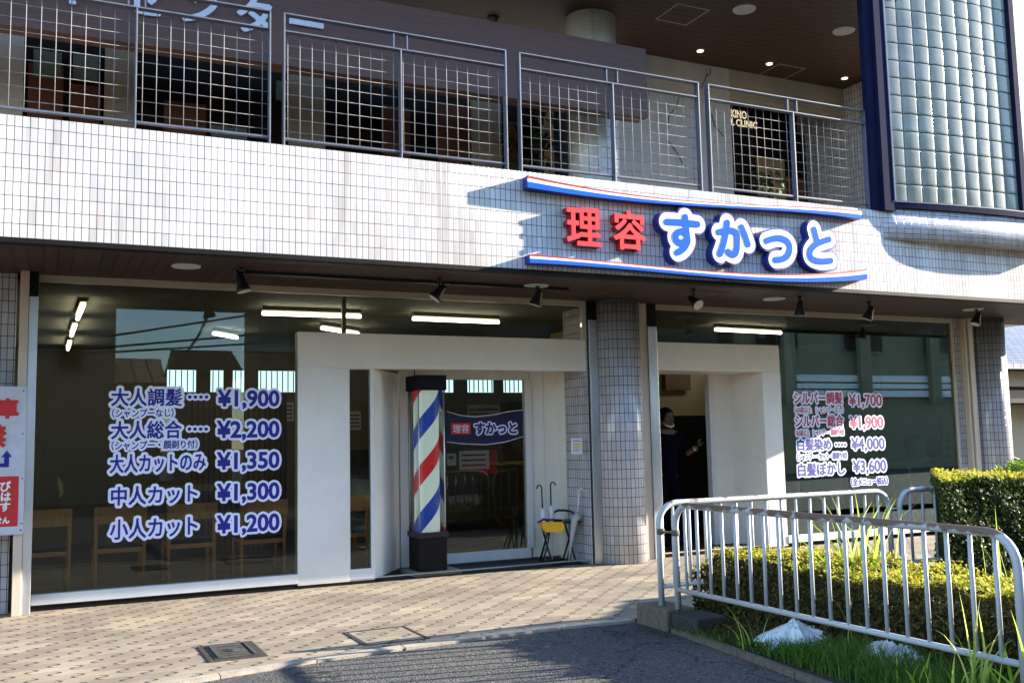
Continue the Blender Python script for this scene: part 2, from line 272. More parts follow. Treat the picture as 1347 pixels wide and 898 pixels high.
def paving():
    m, N, L, P = newmat('interlocking_block_paving')
    def mth(op, a, b=None, c=None):
        x = N.new('ShaderNodeMath'); x.operation = op
        for i, q in enumerate((a, b, c)):
            if q is None: continue
            if isinstance(q, (int, float)): x.inputs[i].default_value = q
            else: L.new(q, x.inputs[i])
        return x.outputs[0]
    tc = N.new('ShaderNodeTexCoord'); sp = N.new('ShaderNodeSeparateXYZ'); L.new(tc.outputs['Object'], sp.inputs[0])
    x, y = sp.outputs[0], sp.outputs[1]
    bw, bh = 0.25, 0.125
    vy0 = mth('DIVIDE', y, bh)
    wv = mth('MULTIPLY', mth('SINE', mth('MULTIPLY', x, 2*math.pi/(bw/2))), 0.07)   # long joints zigzag
    vy = mth('ADD', vy0, wv)
    row = mth('FLOOR', vy); fy = mth('FRACT', vy)
    odd = mth('MULTIPLY', mth('FRACT', mth('MULTIPLY', row, 0.5)), 1.0)
    sx = mth('MULTIPLY', mth('SINE', mth('MULTIPLY', fy, 2*math.pi)), 0.13)
    ux = mth('ADD', mth('ADD', mth('DIVIDE', x, bw), odd), sx)
    ix = mth('FLOOR', ux); fx = mth('FRACT', ux)
    dx = mth('MULTIPLY', mth('MINIMUM', fx, mth('SUBTRACT', 1.0, fx)), bw)
    dy = mth('MULTIPLY', mth('MINIMUM', fy, mth('SUBTRACT', 1.0, fy)), bh)
    jn = mth('MAXIMUM', mth('LESS_THAN', dx, 0.0105), mth('MULTIPLY', mth('LESS_THAN', dy, 0.0028), 0.5))
    cb = N.new('ShaderNodeCombineXYZ'); L.new(ix, cb.inputs[0]); L.new(row, cb.inputs[1])
    wn = N.new('ShaderNodeTexWhiteNoise'); L.new(cb.outputs[0], wn.inputs['Vector'])
    r1 = N.new('ShaderNodeValToRGB'); e = r1.color_ramp.elements; e[0].color = (0.205, 0.172, 0.135, 1); e[1].color = (0.305, 0.258, 0.198, 1); L.new(wn.outputs[0], r1.inputs[0])
    k = e.new(0.55); k.color = (0.255, 0.215, 0.163, 1)
    n = N.new('ShaderNodeTexNoise'); n.inputs['Scale'].default_value = 1.4; n.inputs['Detail'].default_value = 7; L.new(tc.outputs['Object'], n.inputs['Vector'])
    r2 = N.new('ShaderNodeValToRGB'); e = r2.color_ramp.elements; e[0].position = 0.3; e[1].position = 0.62; e[0].color = (0.56, 0.54, 0.55, 1); e[1].color = (1.08, 1.05, 1.0, 1); L.new(n.outputs[0], r2.inputs[0])
    n4 = N.new('ShaderNodeTexNoise'); n4.inputs['Scale'].default_value = 70; n4.inputs['Detail'].default_value = 4; L.new(tc.outputs['Object'], n4.inputs['Vector'])
    r4 = N.new('ShaderNodeValToRGB'); e = r4.color_ramp.elements; e[0].position = 0.3; e[1].position = 0.7; e[0].color = (0.82, 0.82, 0.82, 1); e[1].color = (1.1, 1.1, 1.1, 1); L.new(n4.outputs[0], r4.inputs[0])
    mx = N.new('ShaderNodeMixRGB'); mx.blend_type = 'MULTIPLY'; mx.inputs[0].default_value = 1; L.new(r1.outputs[0], mx.inputs[1]); L.new(r2.outputs[0], mx.inputs[2])
    mx3 = N.new('ShaderNodeMixRGB'); mx3.blend_type = 'MULTIPLY'; mx3.inputs[0].default_value = 1; L.new(mx.outputs[0], mx3.inputs[1]); L.new(r4.outputs[0], mx3.inputs[2])
    mx2 = N.new('ShaderNodeMixRGB'); L.new(jn, mx2.inputs[0]); L.new(mx3.outputs[0], mx2.inputs[1]); mx2.inputs[2].default_value = (0.012, 0.010, 0.008, 1)
    L.new(mx2.outputs[0], P.inputs['Base Color']); P.inputs['Roughness'].default_value = 0.85
    sb = mth('SUBTRACT', 1.0, jn); hh = mth('ADD', sb, mth('MULTIPLY', n4.outputs[0], 0.25))
    bp = N.new('ShaderNodeBump'); bp.inputs['Strength'].default_value = 0.7; bp.inputs['Distance'].default_value = 0.006; L.new(hh, bp.inputs['Height']); L.new(bp.outputs[0], P.inputs['Normal'])
    return m
MT['paving'] = paving()

def glassblock_mat():
    m, N, L, P = newmat('glass_block')
    P.inputs['Roughness'].default_value = 0.17; P.inputs['Specular IOR Level'].default_value = 0.4
    tc = N.new('ShaderNodeTexCoord'); n = N.new('ShaderNodeTexNoise'); n.inputs['Scale'].default_value = 5; n.inputs['Detail'].default_value = 3; L.new(tc.outputs['Object'], n.inputs['Vector'])
    rp = N.new('ShaderNodeValToRGB'); e = rp.color_ramp.elements; e[0].position = 0.3; e[1].position = 0.7; e[0].color = (0.22, 0.222, 0.18, 1); e[1].color = (0.31, 0.31, 0.26, 1); L.new(n.outputs[0], rp.inputs[0]); L.new(rp.outputs[0], P.inputs['Base Color'])
    return m
MT['gblock'] = glassblock_mat()

# ------------------------------------------------------------------ mesh helper
WL = {}
class MB:
    def __init__(s): s.v = []; s.f = []; s.uv = []; s.mi = []; s.sm = []
    def face(s, pts, uv=None, mi=0, smooth=False):
        i = len(s.v); s.v += [tuple(p) for p in pts]; s.f.append(tuple(range(i, i+len(pts)))); s.uv.append(uv); s.mi.append(mi); s.sm.append(smooth); return s
    def box(s, a, b, mi=0):
        x0, y0, z0 = a; x1, y1, z1 = b
        i = len(s.v)
        s.v += [(x0,y0,z0),(x1,y0,z0),(x1,y1,z0),(x0,y1,z0),(x0,y0,z1),(x1,y0,z1),(x1,y1,z1),(x0,y1,z1)]
        for q in ((0,3,2,1),(4,5,6,7),(0,1,5,4),(1,2,6,5),(2,3,7,6),(3,0,4,7)):
            s.f.append(tuple(i+k for k in q)); s.uv.append(None); s.mi.append(mi); s.sm.append(False)
        return s
    def prism(s, poly, h, axis='z', mi=0):
        """poly list of 2D; axis z: (x,y) extruded z0..z1 ; axis y: (x,z) extruded y0..y1"""
        a, b = h; n = len(poly)
        P = (lambda p, t: (p[0], p[1], t)) if axis == 'z' else (lambda p, t: (p[0], t, p[1])) if axis == 'y' else (lambda p, t: (t, p[0], p[1]))
        lo = [P(p, a) for p in poly]; hi = [P(p, b) for p in poly]
        s.face(lo, mi=mi); s.face(hi[::-1], mi=mi)
        for k in range(n): s.face([lo[k], hi[k], hi[(k+1) % n], lo[(k+1) % n]], mi=mi)
        return s
    def cyl(s, c, r, z0, z1, n=24, r2=None, mi=0, caps=True, smooth=True, a0=0, uvr=None):
        r2 = r if r2 is None else r2
        for k in range(n):
            t0, t1 = 2*math.pi*k/n+a0, 2*math.pi*(k+1)/n+a0
            p = [(c[0]+r*math.cos(t0), c[1]+r*math.sin(t0), z0), (c[0]+r*math.cos(t1), c[1]+r*math.sin(t1), z0),
                 (c[0]+r2*math.cos(t1), c[1]+r2*math.sin(t1), z1), (c[0]+r2*math.cos(t0), c[1]+r2*math.sin(t0), z1)]
            u0, u1 = (t0*r, t1*r)
            s.face(p, [(u0, z0), (u1, z0), (u1, z1), (u0, z1)], mi, smooth)
        if caps:
            for z, rr in ((z0, r), (z1, r2)):
                if rr > 1e-5: s.face([(c[0]+rr*math.cos(2*math.pi*k/n+a0), c[1]+rr*math.sin(2*math.pi*k/n+a0), z) for k in range(n)], mi=mi)
        return s
    def tube(s, pts, r, n=8, mi=0, caps=True, radii=None):
        pts = [Vector(p) for p in pts]; rings = []
        ref = None
        for i, p in enumerate(pts):
            d = (pts[min(i+1, len(pts)-1)]-pts[max(i-1, 0)]).normalized()
            if ref is None or abs(ref.dot(d)) > 0.97: ref = Vector((0, 0, 1)) if abs(d.z) < 0.9 else Vector((1, 0, 0))
            a = d.cross(ref).normalized(); b = a.cross(d).normalized(); ref = b
            rr = radii[i] if radii else r
            rings.append([p+a*(rr*math.cos(2*math.pi*k/n))+b*(rr*math.sin(2*math.pi*k/n)) for k in range(n)])
        i0 = len(s.v)
        for g in rings: s.v += [tuple(q) for q in g]
        for i in range(len(rings)-1):
            for k in range(n):
                s.f.append((i0+i*n+k, i0+i*n+(k+1) % n, i0+(i+1)*n+(k+1) % n, i0+(i+1)*n+k)); s.uv.append(None); s.mi.append(mi); s.sm.append(True)
        if caps:
            for i in (0, len(rings)-1): s.f.append(tuple(i0+i*n+k for k in range(n))); s.uv.append(None); s.mi.append(mi); s.sm.append(False)
        return s
    def sphere(s, c, r, n=12, m=8, mi=0, sc=(1, 1, 1)):
        for i in range(m):
            for k in range(n):
                q = []
                for (ii, kk) in ((i, k), (i+1, k), (i+1, k+1), (i, k+1)):
                    th = math.pi*ii/m; ph = 2*math.pi*kk/n
                    q.append((c[0]+r*sc[0]*math.sin(th)*math.cos(ph), c[1]+r*sc[1]*math.sin(th)*math.sin(ph), c[2]+r*sc[2]*math.cos(th)))
                if i == 0: q = [q[0], q[1], q[2]]
                elif i == m-1: q = [q[0], q[1], q[3]]
                s.face(q, mi=mi, smooth=True)
        return s
    def build(s, name, mats, parent=None, bevel=0, weld=False, uvoff=(0, 0)):
        if not isinstance(mats, (list, tuple)): mats = [mats]
        off = WL.get(parent.name, Vector((0, 0, 0))) if parent else Vector((0, 0, 0))
        me = bpy.data.meshes.new(name)
        me.from_pydata([(x-off.x, y-off.y, z-off.z) for x, y, z in s.v], [], s.f)
        for m in mats: me.materials.append(m)
        uvl = me.uv_layers.new(name='UVMap')
        for p, u, mi, sm in zip(me.polygons, s.uv, s.mi, s.sm):
            p.material_index = mi; p.use_smooth = sm
            if u is None:
                n = p.normal; ax = max(range(3), key=lambda k: abs(n[k]))
                for li, vi in zip(p.loop_indices, p.vertices):
                    x, y, z = s.v[vi]
                    uvl.data[li].uv = ((y+uvoff[0], z+uvoff[1]) if ax == 0 else (x+uvoff[0], z+uvoff[1]) if ax == 1 else (x+uvoff[0], y+uvoff[1]))
            else:
                for li, q in zip(p.loop_indices, u): uvl.data[li].uv = (q[0]+uvoff[0], q[1]+uvoff[1])
        if weld or any(s.sm):
            bm = bmesh.new(); bm.from_mesh(me); bmesh.ops.remove_doubles(bm, verts=bm.verts, dist=1e-5); bmesh.ops.recalc_face_normals(bm, faces=bm.faces); bm.to_mesh(me); bm.free()
        else:
            bm = bmesh.new(); bm.from_mesh(me); bmesh.ops.recalc_face_normals(bm, faces=bm.faces); bm.to_mesh(me); bm.free()
        o = bpy.data.objects.new(name, me); COL.objects.link(o)
        if parent: o.parent = parent
        WL[o.name] = off.copy()
        if bevel:
            b = o.modifiers.new('bevel', 'BEVEL'); b.width = bevel; b.segments = 2; b.limit_method = 'ANGLE'; b.angle_limit = R(40)
        return o
def tag(o, label=None, cat=None, group=None, kind=None):
    if label: o['label'] = label
    if cat: o['category'] = cat
    if group: o['group'] = group
    if kind: o['kind'] = kind
    return o
def thing(name, loc, label, cat, group=None):
    o = bpy.data.objects.new(name, None); COL.objects.link(o); o.location = loc; o.empty_display_size = 0.1
    WL[o.name] = Vector(loc); return tag(o, label, cat, group)
def copy_tree(o, parent=None, delta=None):
    c = o.copy(); COL.objects.link(c); WL[c.name] = WL[o.name].copy()
    if parent: c.parent = parent
    if delta is not None: c.location = Vector(o.location)+Vector(delta); WL[c.name] = WL[o.name]+Vector(delta)
    for ch in list(o.children): copy_tree(ch, c)
    return c
def box(name, a, b, m, parent=None, bevel=0, uvoff=(0, 0)): return MB().box(a, b).build(name, m, parent, bevel, uvoff=uvoff)
def struct(o): o['kind'] = 'structure'; return o

# ------------------------------------------------------------------ lettering: distance field -> contour -> filled curve -> mesh
def contours(F, x0, y0, h):
    """closed loops of F<0 region, F[j,i] on grid"""
    nxt = {}; pos = {}
    c = (F < 0)
    code = c[:-1, :-1]*1+c[:-1, 1:]*2+c[1:, 1:]*4+c[1:, :-1]*8
    T = {1: [(3, 0)], 2: [(0, 1)], 3: [(3, 1)], 4: [(1, 2)], 5: [(3, 2), (1, 0)], 6: [(0, 2)], 7: [(3, 2)], 8: [(2, 3)], 9: [(2, 0)], 10: [(0, 3), (2, 1)], 11: [(2, 1)], 12: [(1, 3)], 13: [(1, 0)], 14: [(0, 3)]}
    def key(j, i, e): return ((0, j, i), (1, j, i+1), (0, j+1, i), (1, j, i))[e]
    for j, i in zip(*np.nonzero((code > 0) & (code < 15))):
        j = int(j); i = int(i)
        for a, b in T[int(code[j, i])]: nxt[key(j, i, a)] = key(j, i, b)
    def P(k):
        t, j, i = k
        if t == 0: a, b = F[j, i], F[j, i+1]; u = a/(a-b); return (x0+(i+u)*h, y0+j*h)
        a, b = F[j, i], F[j+1, i]; u = a/(a-b); return (x0+i*h, y0+(j+u)*h)
    loops = []
    while nxt:
        k0 = next(iter(nxt)); k = k0; L = []
        while k in nxt: L.append(P(k)); k = nxt.pop(k)
        if len(L) > 4: loops.append(L)
    return loops
def seg_field(segs, pad, h, inside=True):
    """signed distance to segments (N,4); inside by nonzero winding"""
    S = np.asarray(segs, np.float64)
    x0, y0 = S[:, [0, 2]].min()-pad, S[:, [1, 3]].min()-pad; x1, y1 = S[:, [0, 2]].max()+pad, S[:, [1, 3]].max()+pad
    nx, ny = int((x1-x0)/h)+2, int((y1-y0)/h)+2
    F = np.full((ny, nx), pad*2.0)
    ys = y0+np.arange(ny)*h
    B = 12
    for i in range(0, nx, B):
        xs = x0+np.arange(i, min(i+B, nx))*h
        m = (np.maximum(S[:, 0], S[:, 2]) > xs[0]-pad) & (np.minimum(S[:, 0], S[:, 2]) < xs[-1]+pad)
        if not m.any(): continue
        s = S[m]; gx, gy = np.meshgrid(xs, ys); px = gx.ravel()[:, None]; py = gy.ravel()[:, None]
        ax, ay, bx, by = s.T; dx, dy = bx-ax, by-ay; l2 = dx*dx+dy*dy+1e-18
        t = np.clip(((px-ax)*dx+(py-ay)*dy)/l2, 0, 1)
        d = np.sqrt(((px-ax-t*dx)**2+(py-ay-t*dy)**2).min(1))
        if inside:
            # vertical ray upward, needs segments in this column only
            wnd = np.zeros(d.shape, int)
            cr = ((ax <= px) & (bx > px)); cl = ((bx <= px) & (ax > px))
            with np.errstate(divide='ignore', invalid='ignore'):
                yc = ay+(px-ax)*dy/np.where(dx == 0, 1e-18, dx)
            wnd = ((cr & (yc > py)).sum(1) - (cl & (yc > py)).sum(1))
            d = np.where(wnd != 0, -d, d)
        F[:, i:i+len(xs)] = d.reshape(gx.shape)
    return F, x0, y0
def text_segs(body):
    c = bpy.data.curves.new('lettering_tmp', 'FONT'); c.body = body; c.fill_mode = 'NONE'; c.resolution_u = 3
    o = bpy.data.objects.new('lettering_tmp', c); COL.objects.link(o)
    dg = bpy.context.evaluated_depsgraph_get(); dg.update(); m = bpy.data.meshes.new_from_object(o.evaluated_get(dg))
    v = np.array([(q.co.x, q.co.y) for q in m.vertices])
    e = np.array([(q.vertices[0], q.vertices[1]) for q in m.edges])
    # order the edges around their loops so that winding is consistent
    nb = {}
    for a, b in e: nb.setdefault(int(a), []).append(int(b)); nb.setdefault(int(b), []).append(int(a))
    seen = set(); out = []
    for s0 in range(len(v)):
        if s0 in seen or s0 not in nb: continue
        loop = [s0]; seen.add(s0)
        n1 = s0+1 if (s0+1) in nb[s0] else nb[s0][0]
        prev, cur = s0, n1
        while cur != s0 and cur not in seen:
            loop.append(cur); seen.add(cur)
            nx_ = [q for q in nb[cur] if q != prev]
            if not nx_: break
            prev, cur = cur, nx_[0]
        for a, b in zip(loop, loop[1:]+loop[:1]): out.append((*v[a], *v[b]))
    bpy.data.objects.remove(o); bpy.data.meshes.remove(m); bpy.data.curves.remove(c)
    return np.array(out)
def loops_mesh(mb, loops, place, ext, mi, mi_side=None):
    """fill loops (with holes) and extrude; place(u, v, w) -> world"""
    c = bpy.data.curves.new('lettering_tmp', 'CURVE'); c.dimensions = '2D'; c.fill_mode = 'BOTH'; c.extrude = ext
    for L in loops:
        s = c.splines.new('POLY'); s.points.add(len(L)-1); s.use_cyclic_u = True
        s.points.foreach_set('co', [q for p in L for q in (p[0], p[1], 0, 1)])
    o = bpy.data.objects.new('lettering_tmp', c); COL.objects.link(o)
    dg = bpy.context.evaluated_depsgraph_get(); dg.update(); m = bpy.data.meshes.new_from_object(o.evaluated_get(dg))
    i0 = len(mb.v)
    for q in m.vertices: mb.v.append(tuple(place(q.co.x, q.co.y, q.co.z)))
    for p in m.polygons:
        mb.f.append(tuple(i0+k for k in p.vertices)); mb.uv.append(None); mb.sm.append(False)
        mb.mi.append(mi if (mi_side is None or p.normal.z > 0.5) else mi_side)
    bpy.data.objects.remove(o); bpy.data.meshes.remove(m); bpy.data.curves.remove(c)
def fit_segs(S, bbox):
    x0, x1, y0, y1 = bbox
    a0, b0 = S[:, [0, 2]].min(), S[:, [1, 3]].min(); a1, b1 = S[:, [0, 2]].max(), S[:, [1, 3]].max()
    T = S.copy(); T[:, [0, 2]] = x0+(S[:, [0, 2]]-a0)*(x1-x0)/(a1-a0); T[:, [1, 3]] = y0+(S[:, [1, 3]]-b0)*(y1-y0)/(b1-b0)
    return T
def vinyl(mb, body, bbox, y, rc, ro, mi_core, mi_out, h=None, e=0.0003):
    """outlined lettering on a plane facing -y"""
    hh = bbox[3]-bbox[2]; h = h or max(0.0016, hh/52)
    S = fit_segs(text_segs(body), bbox)
    F, x0, y0 = seg_field(S, (ro or rc)+3*h, h)
    if mi_out is not None: loops_mesh(mb, contours(F-ro, x0, y0, h), lambda u, v, w_: (u, y-w_, v), e, mi_out)
    loops_mesh(mb, contours(F-rc, x0, y0, h), lambda u, v, w_: (u, y-0.0016-w_, v), e, mi_core)
def pxbox(x0, x1, y0, y1, Y):
    xm = (x0+x1)/2; ym = (y0+y1)/2
    return (onY(x0, ym, Y).x, onY(x1, ym, Y).x, onY(xm, y1, Y).z, onY(xm, y0, Y).z)


# ================================================================== ground
YF, YW = 7.64, 9.32          # fascia plane, shop window plane
SOF = 2.826                   # fascia bottom lip
g = MB(); g.face([(-300, -300, -0.02), (300, -300, -0.02), (300, 300, -0.02), (-300, 300, -0.02)])
struct(g.build('ground', MT['asphalt']))
g = MB(); g.face([(-40, -8, -0.012), (60, -8, -0.012), (60, 6.50, -0.012), (-40, 6.50, -0.012)]); struct(g.build('parking_lot', MT['asphalt']))
def lot_edge(x): return float(np.interp(x, [-8, -2, 0.4, 0.785, 1.53, 2.62, 3.7, 4.0, 16], [4.5, 5.54, 5.94, 6.03, 6.18, 6.31, 6.33, 6.28, 6.08]))
g = MB(); xs = sorted(set([-8, -6, -4, -2, -1, 0, 5, 6, 8, 12, 16]+[round(0.4+0.2*k, 2) for k in range(19)]))
for a, b in zip(xs[:-1], xs[1:]): g.face([(a, lot_edge(a)+.06, 0), (b, lot_edge(b)+.06, 0), (b, 10.05, 0), (a, 10.05, 0)])
struct(g.build('pavement', MT['paving']))
# concrete edging between paving and asphalt, slightly irregular
g = MB(); xs = np.arange(-8, 4.0, 0.6)
for a in xs:
    b = min(a+0.592, 3.98); j = random.uniform(-.008, .008); ya, yb = lot_edge(a)+j, lot_edge(b)+j
    g.prism([(a, ya), (b, yb), (b, yb+.095), (a, ya+.095)], (-0.011, 0.006+random.uniform(0, .004)))
struct(g.build('kerb', MT['concrete'], bevel=0.004))
g = MB(); pts = [(4.00, 6.22), (3.93, 5.6), (3.87, 5.0), (3.79, 4.4), (3.70, 3.6), (3.6, 2.2)]
for (xa, ya), (xb, yb) in zip(pts[:-1], pts[1:]): g.prism([(xa+.03, ya), (xa+.075, ya), (xb+.075, yb+.006), (xb+.03, yb+.006)], (-0.011, 0.026))
struct(g.build('kerb', MT['granite'], bevel=0.004))
g = MB(); N = 40
for i in range(N):
    for j in range(26):
        def zz(a, b): 
            y = 1.6+b*(6.1-1.6)/26; xl = float(np.interp(-y, [-6.22, -5.6, -5.0, -4.4, -3.6, -2.2], [4.0, 3.93, 3.87, 3.79, 3.70, 3.6]))+0.074
            x = xl+(a/N)**2*(16-xl); e = max(0, min(1, (x-xl)/0.35))
            return (x, y, 0.012+0.07*e+0.012*math.sin(7*x+3*y)*e+0.01*math.sin(17*y)*e)
        g.face([zz(i, j), zz(i+1, j), zz(i+1, j+1), zz(i, j+1)], smooth=True)
struct(g.build('planter_soil', MT['soil']))

# ================================================================== the shop building
B = thing('shop_building', (5.5, 9.3, 0), 'two-storey shop building with white tiled band, brown soffits and glass-fronted barber shop below', 'building')
XL, XR = -9.0, 13.3
# fascia band: front tiled face, coping, back
fo = box('tiled_parapet', (XL, YF, SOF), (XR, YF+0.14, 3.705), MT['tile'], B, uvoff=(0, -SOF))
box('drip_edge', (XL, YF-0.004, SOF-0.035), (XR, YF+0.10, SOF-0.001), MT['darkbrown'], B)
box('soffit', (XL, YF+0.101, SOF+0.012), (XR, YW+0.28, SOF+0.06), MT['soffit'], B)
box('slab', (XL, YF+0.141, SOF+0.061), (XR, 16.0, 3.22), MT['beige'], B)
# soffit access panels: thin light frames
def hatch(x0, y0, x1, y1, z, m, t=0.018):
    mb = MB()
    for a, b in (((x0, y0), (x1, y0+t)), ((x0, y1-t), (x1, y1)), ((x0, y0+t), (x0+t, y1-t)), ((x1-t, y0+t), (x1, y1-t))): mb.box((a[0], a[1], z-0.006), (b[0], b[1], z))
    return mb.build('access_hatch', m, B)
MT['hatch'] = mat('hatch_trim', (0.30, 0.25, 0.21), 0.5); MT['hatchdark'] = mat('brown_hatch_trim', (0.13, 0.075, 0.05), 0.5)
hatch(4.75, 8.35, 5.25, 8.85, SOF+0.012, MT['hatchdark']); hatch(6.15, 8.3, 6.6, 8.75, SOF+0.012, MT['hatchdark'])
# upper soffit and roof mass
ZU = 6.09
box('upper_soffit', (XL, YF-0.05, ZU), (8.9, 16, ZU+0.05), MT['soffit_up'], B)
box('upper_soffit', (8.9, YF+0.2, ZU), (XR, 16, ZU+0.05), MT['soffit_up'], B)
box('upper_wall', (XL, YF-0.05, ZU+0.051), (8.05, YF+0.2, 9.5), MT['tile'], B)
box('roof', (XL, YF+0.2, ZU+0.6), (XR, 16.2, ZU+0.9), MT['oppo_dark'], B)
hatch(6.255, 8.58, 6.69, 9.03, ZU, MT['hatch']); hatch(8.51, 9.54, 8.95, 10.0, ZU, MT['hatch'])
# ---- upper storey back wall
YU = 9.95
box('upper_wall', (6.3, YU, 3.22), (8.02, YU+0.2, ZU), MT['upbeige'], B)
box('upper_wall', (8.02, YU-0.0, 5.72), (10.0, YU+0.2, ZU), MT['beige'], B)          # header over clinic front
box('upper_wall', (8.02, 10.9, 3.22), (10.4, 11.0, ZU), MT['darkglass'], B)
box('upper_wall', (10.0, YU-0.5, 3.22), (10.35, YU+1.2, ZU), MT['tile_pillar'], B)
# clinic front: frame, white lower panels
cw = box('clinic_front', (8.03, 10.78, 3.22), (9.99, 10.84, 5.70), MT['darkglass'], B)
for x in (8.03, 8.98, 9.93):
    box('mullion', (x, 10.74, 3.22), (x+0.06, 10.779, 5.70), MT['black'], cw)
box('white_counter', (8.12, 10.70, 3.22), (8.95, 10.735, 4.55), MT['paper'], cw)
box('tan_panel', (9.06, 10.70, 3.22), (9.55, 10.735, 5.25), MT['ochre'], cw); box('tan_panel', (9.56, 10.70, 3.22), (9.9, 10.735, 5.0), MT['reddark'], cw)
mb = MB()
MT['warm2'] = emit_mat('lit_cream_lettering', (1, 0.78, 0.48), 0.16)
bb = pxbox(963, 983, 145, 155, 10.7); vinyl(mb, 'KINO', bb, 10.72, 0.004, None, 0, None); mb.build('lettering', MT['warm2'], cw)
mb = MB(); bb = pxbox(963, 997, 158, 166.5, 10.7); vinyl(mb, 'L CLINIC', bb, 10.72, 0.004, None, 0, None); mb.build('lettering', MT['warm2'], cw)
# dark shop fronts below the sign board
uw = box('upper_shop_front', (XL, YU+0.05, 3.22), (6.3, YU+0.15, 5.4), MT['darkglass'], B)
def upart(name, x0, x1, z0, z1, m, d=0.03): return box(name, (x0, YU+0.05-d, z0), (x1, YU+0.049, z1), m, uw)
MT['up_wall_beige'] = mat('upper_beige_panel', (0.36, 0.30, 0.235), 0.7)  # the panels' own beige
upart('wall_panel', 0.50, 0.78, 3.25, 5.25, MT['up_wall_beige'], 0.05); upart('wall_panel', 2.28, 2.66, 3.25, 5.2, MT['up_wall_beige'], 0.05)
upart('wall_panel', 4.35, 4.72, 3.25, 5.2, MT['up_wall_beige'], 0.05); upart('wall_panel', 5.22, 5.40, 3.25, 5.2, MT['ochre'], 0.05)
upart('wall_panel', -0.9, -0.20, 3.25, 5.2, MT['upbeige'], 0.06)
upart('door_leaf', -0.16, 0.14, 3.25, 4.95, MT['reddark']); upart('door_leaf', 0.2, 0.47, 3.25, 4.8, MT['reddark'])
upart('door_leaf', 1.05, 1.45, 3.25, 4.75, MT['reddark']); upart('door_leaf', 3.3, 3.62, 3.25, 5.0, MT['reddark']); upart('door_leaf', 3.95, 4.3, 3.25, 5.1, MT['reddark'])
upart('door_leaf', 4.78, 5.0, 3.25, 5.0, MT['reddark'])
upart('notice_panel', -0.12, 0.12, 4.82, 5.08, MT['pale_item'], 0.045); upart('notice_panel', 0.22, 0.44, 4.85, 5.1, MT['pale_item'], 0.045)
upart('notice_panel', 1.5, 1.85, 4.2, 4.55, MT['pale_item'], 0.045); upart('notice_panel', 2.15, 2.26, 4.9, 5.1, MT['pale_item'], 0.045)
upart('lower_panel', 0.0, 0.5, 3.25, 4.15, MT['navy'], 0.045)
# brown sign board of the upper shop
sb = box('upper_sign_board', (XL, 8.55, 4.727), (5.79, 8.75, 5.48), MT['signwood'], B)
box('underside', (XL, 8.551, 4.722), (5.789, 8.749, 4.7265), MT['signunder'], sb)
def upletters():
    MT['uplet'] = mat('pale_blue_letters', (0.50, 0.52, 0.62), 0.4, var=0.1)
    # one glyph pitch is 0.49 m on the board, measured on the visible run
    pitch = 0.465; x_bar = 2.11
    for k, ch in enumerate(reversed('ラントセンター')):
        mb = MB()
        S = text_segs(ch); S = S*0.372
        cx = (S[:, [0, 2]].min()+S[:, [0, 2]].max())/2
        S[:, [0, 2]] += x_bar-k*pitch-cx; S[:, [1, 3]] += 4.988
        F, x0, y0 = seg_field(S, 0.03, 0.006)
        loops_mesh(mb, contours(F-0.009, x0, y0, 0.006), lambda u, v, w_: (u, 8.535-w_, v), 0.012, 0)
        mb.build('sign_letter', MT['uplet'], sb)
upletters()
# white round column, upper storey
MT['col_white'] = tile_mat('column_small_white_tile', (0.82, 0.82, 0.79), (0.76, 0.76, 0.73), (0.58, 0.58, 0.56), 0.05, 0.05, 0.002)
MB().cyl((5.57, 9.33), 0.29, 3.22, ZU-0.001, 36).build('round_column', MT['col_white'], B)

# ---- ground floor: pillars, walls
def pillar(x, y, r): return MB().cyl((x, y), r, -0.01, SOF+0.011, 48).build('round_pillar', MT['tile_pillar'], B)
pillar(5.765, 9.29, 0.262); pillar(11.69, 9.29, 0.242)
box('tiled_wall', (-4, YW-0.02, 0), (-0.19, YW+0.1, SOF+0.011), MT['tile_pillar'], B)
def post(parts): # metal cover strips; dark tops of the steel ones paint the mirrored soffit
    for n, a, b, m in parts: box(n, a, b, m, B, 0.004)
post([('post_cover', (-0.160, 9.10, 0), (-0.092, 9.34, SOF+0.011), MT['tan']), ('post_cover', (-0.0905, 9.13, 0), (-0.022, 9.36, SOF-0.20), MT['steel']), ('soffit_reflection', (-0.0905, 9.135, SOF-0.199), (-0.022, 9.36, SOF+0.011), MT['darkbrown'])])
post([('tile_return', (5.372, YW-0.03, 0), (5.388, 9.80, SOF+0.011), MT['tile_pillar']), ('shutter_guide', (5.389, 9.28, 0), (5.400, 9.36, SOF+0.011), MT['black']),
      ('post_cover', (5.401, 9.265, 0), (5.512, 9.36, SOF-0.20), MT['steel']), ('soffit_reflection', (5.401, 9.27, SOF-0.199), (5.512, 9.36, SOF+0.011), MT['darkbrown'])])
post([('post_cover', (6.06, 9.275, 0), (6.165, 9.36, SOF+0.011), MT['tan']), ('post_cover', (6.166, 9.26, 0), (6.285, 9.37, SOF-0.25), MT['steel']), ('soffit_reflection', (6.166, 9.265, SOF-0.249), (6.285, 9.37, SOF+0.011), MT['darkbrown'])])
box('tile_return', (11.07, YW-0.02, 0), (11.20, YW+0.3, SOF+0.011), MT['tile_pillar'], B)
post([('post_cover', (11.201, 9.22, 0), (11.235, 9.4, SOF+0.011), MT['tan']), ('shutter_guide', (11.236, 9.25, 0), (11.252, 9.4, SOF+0.011), MT['black']), ('post_cover', (11.253, 9.20, 0), (11.34, 9.4, SOF+0.011), MT['tan'])])
box('tiled_wall', (11.341, YW-0.0, 0), (11.75, 16, SOF+0.011), MT['tile_pillar'], B)
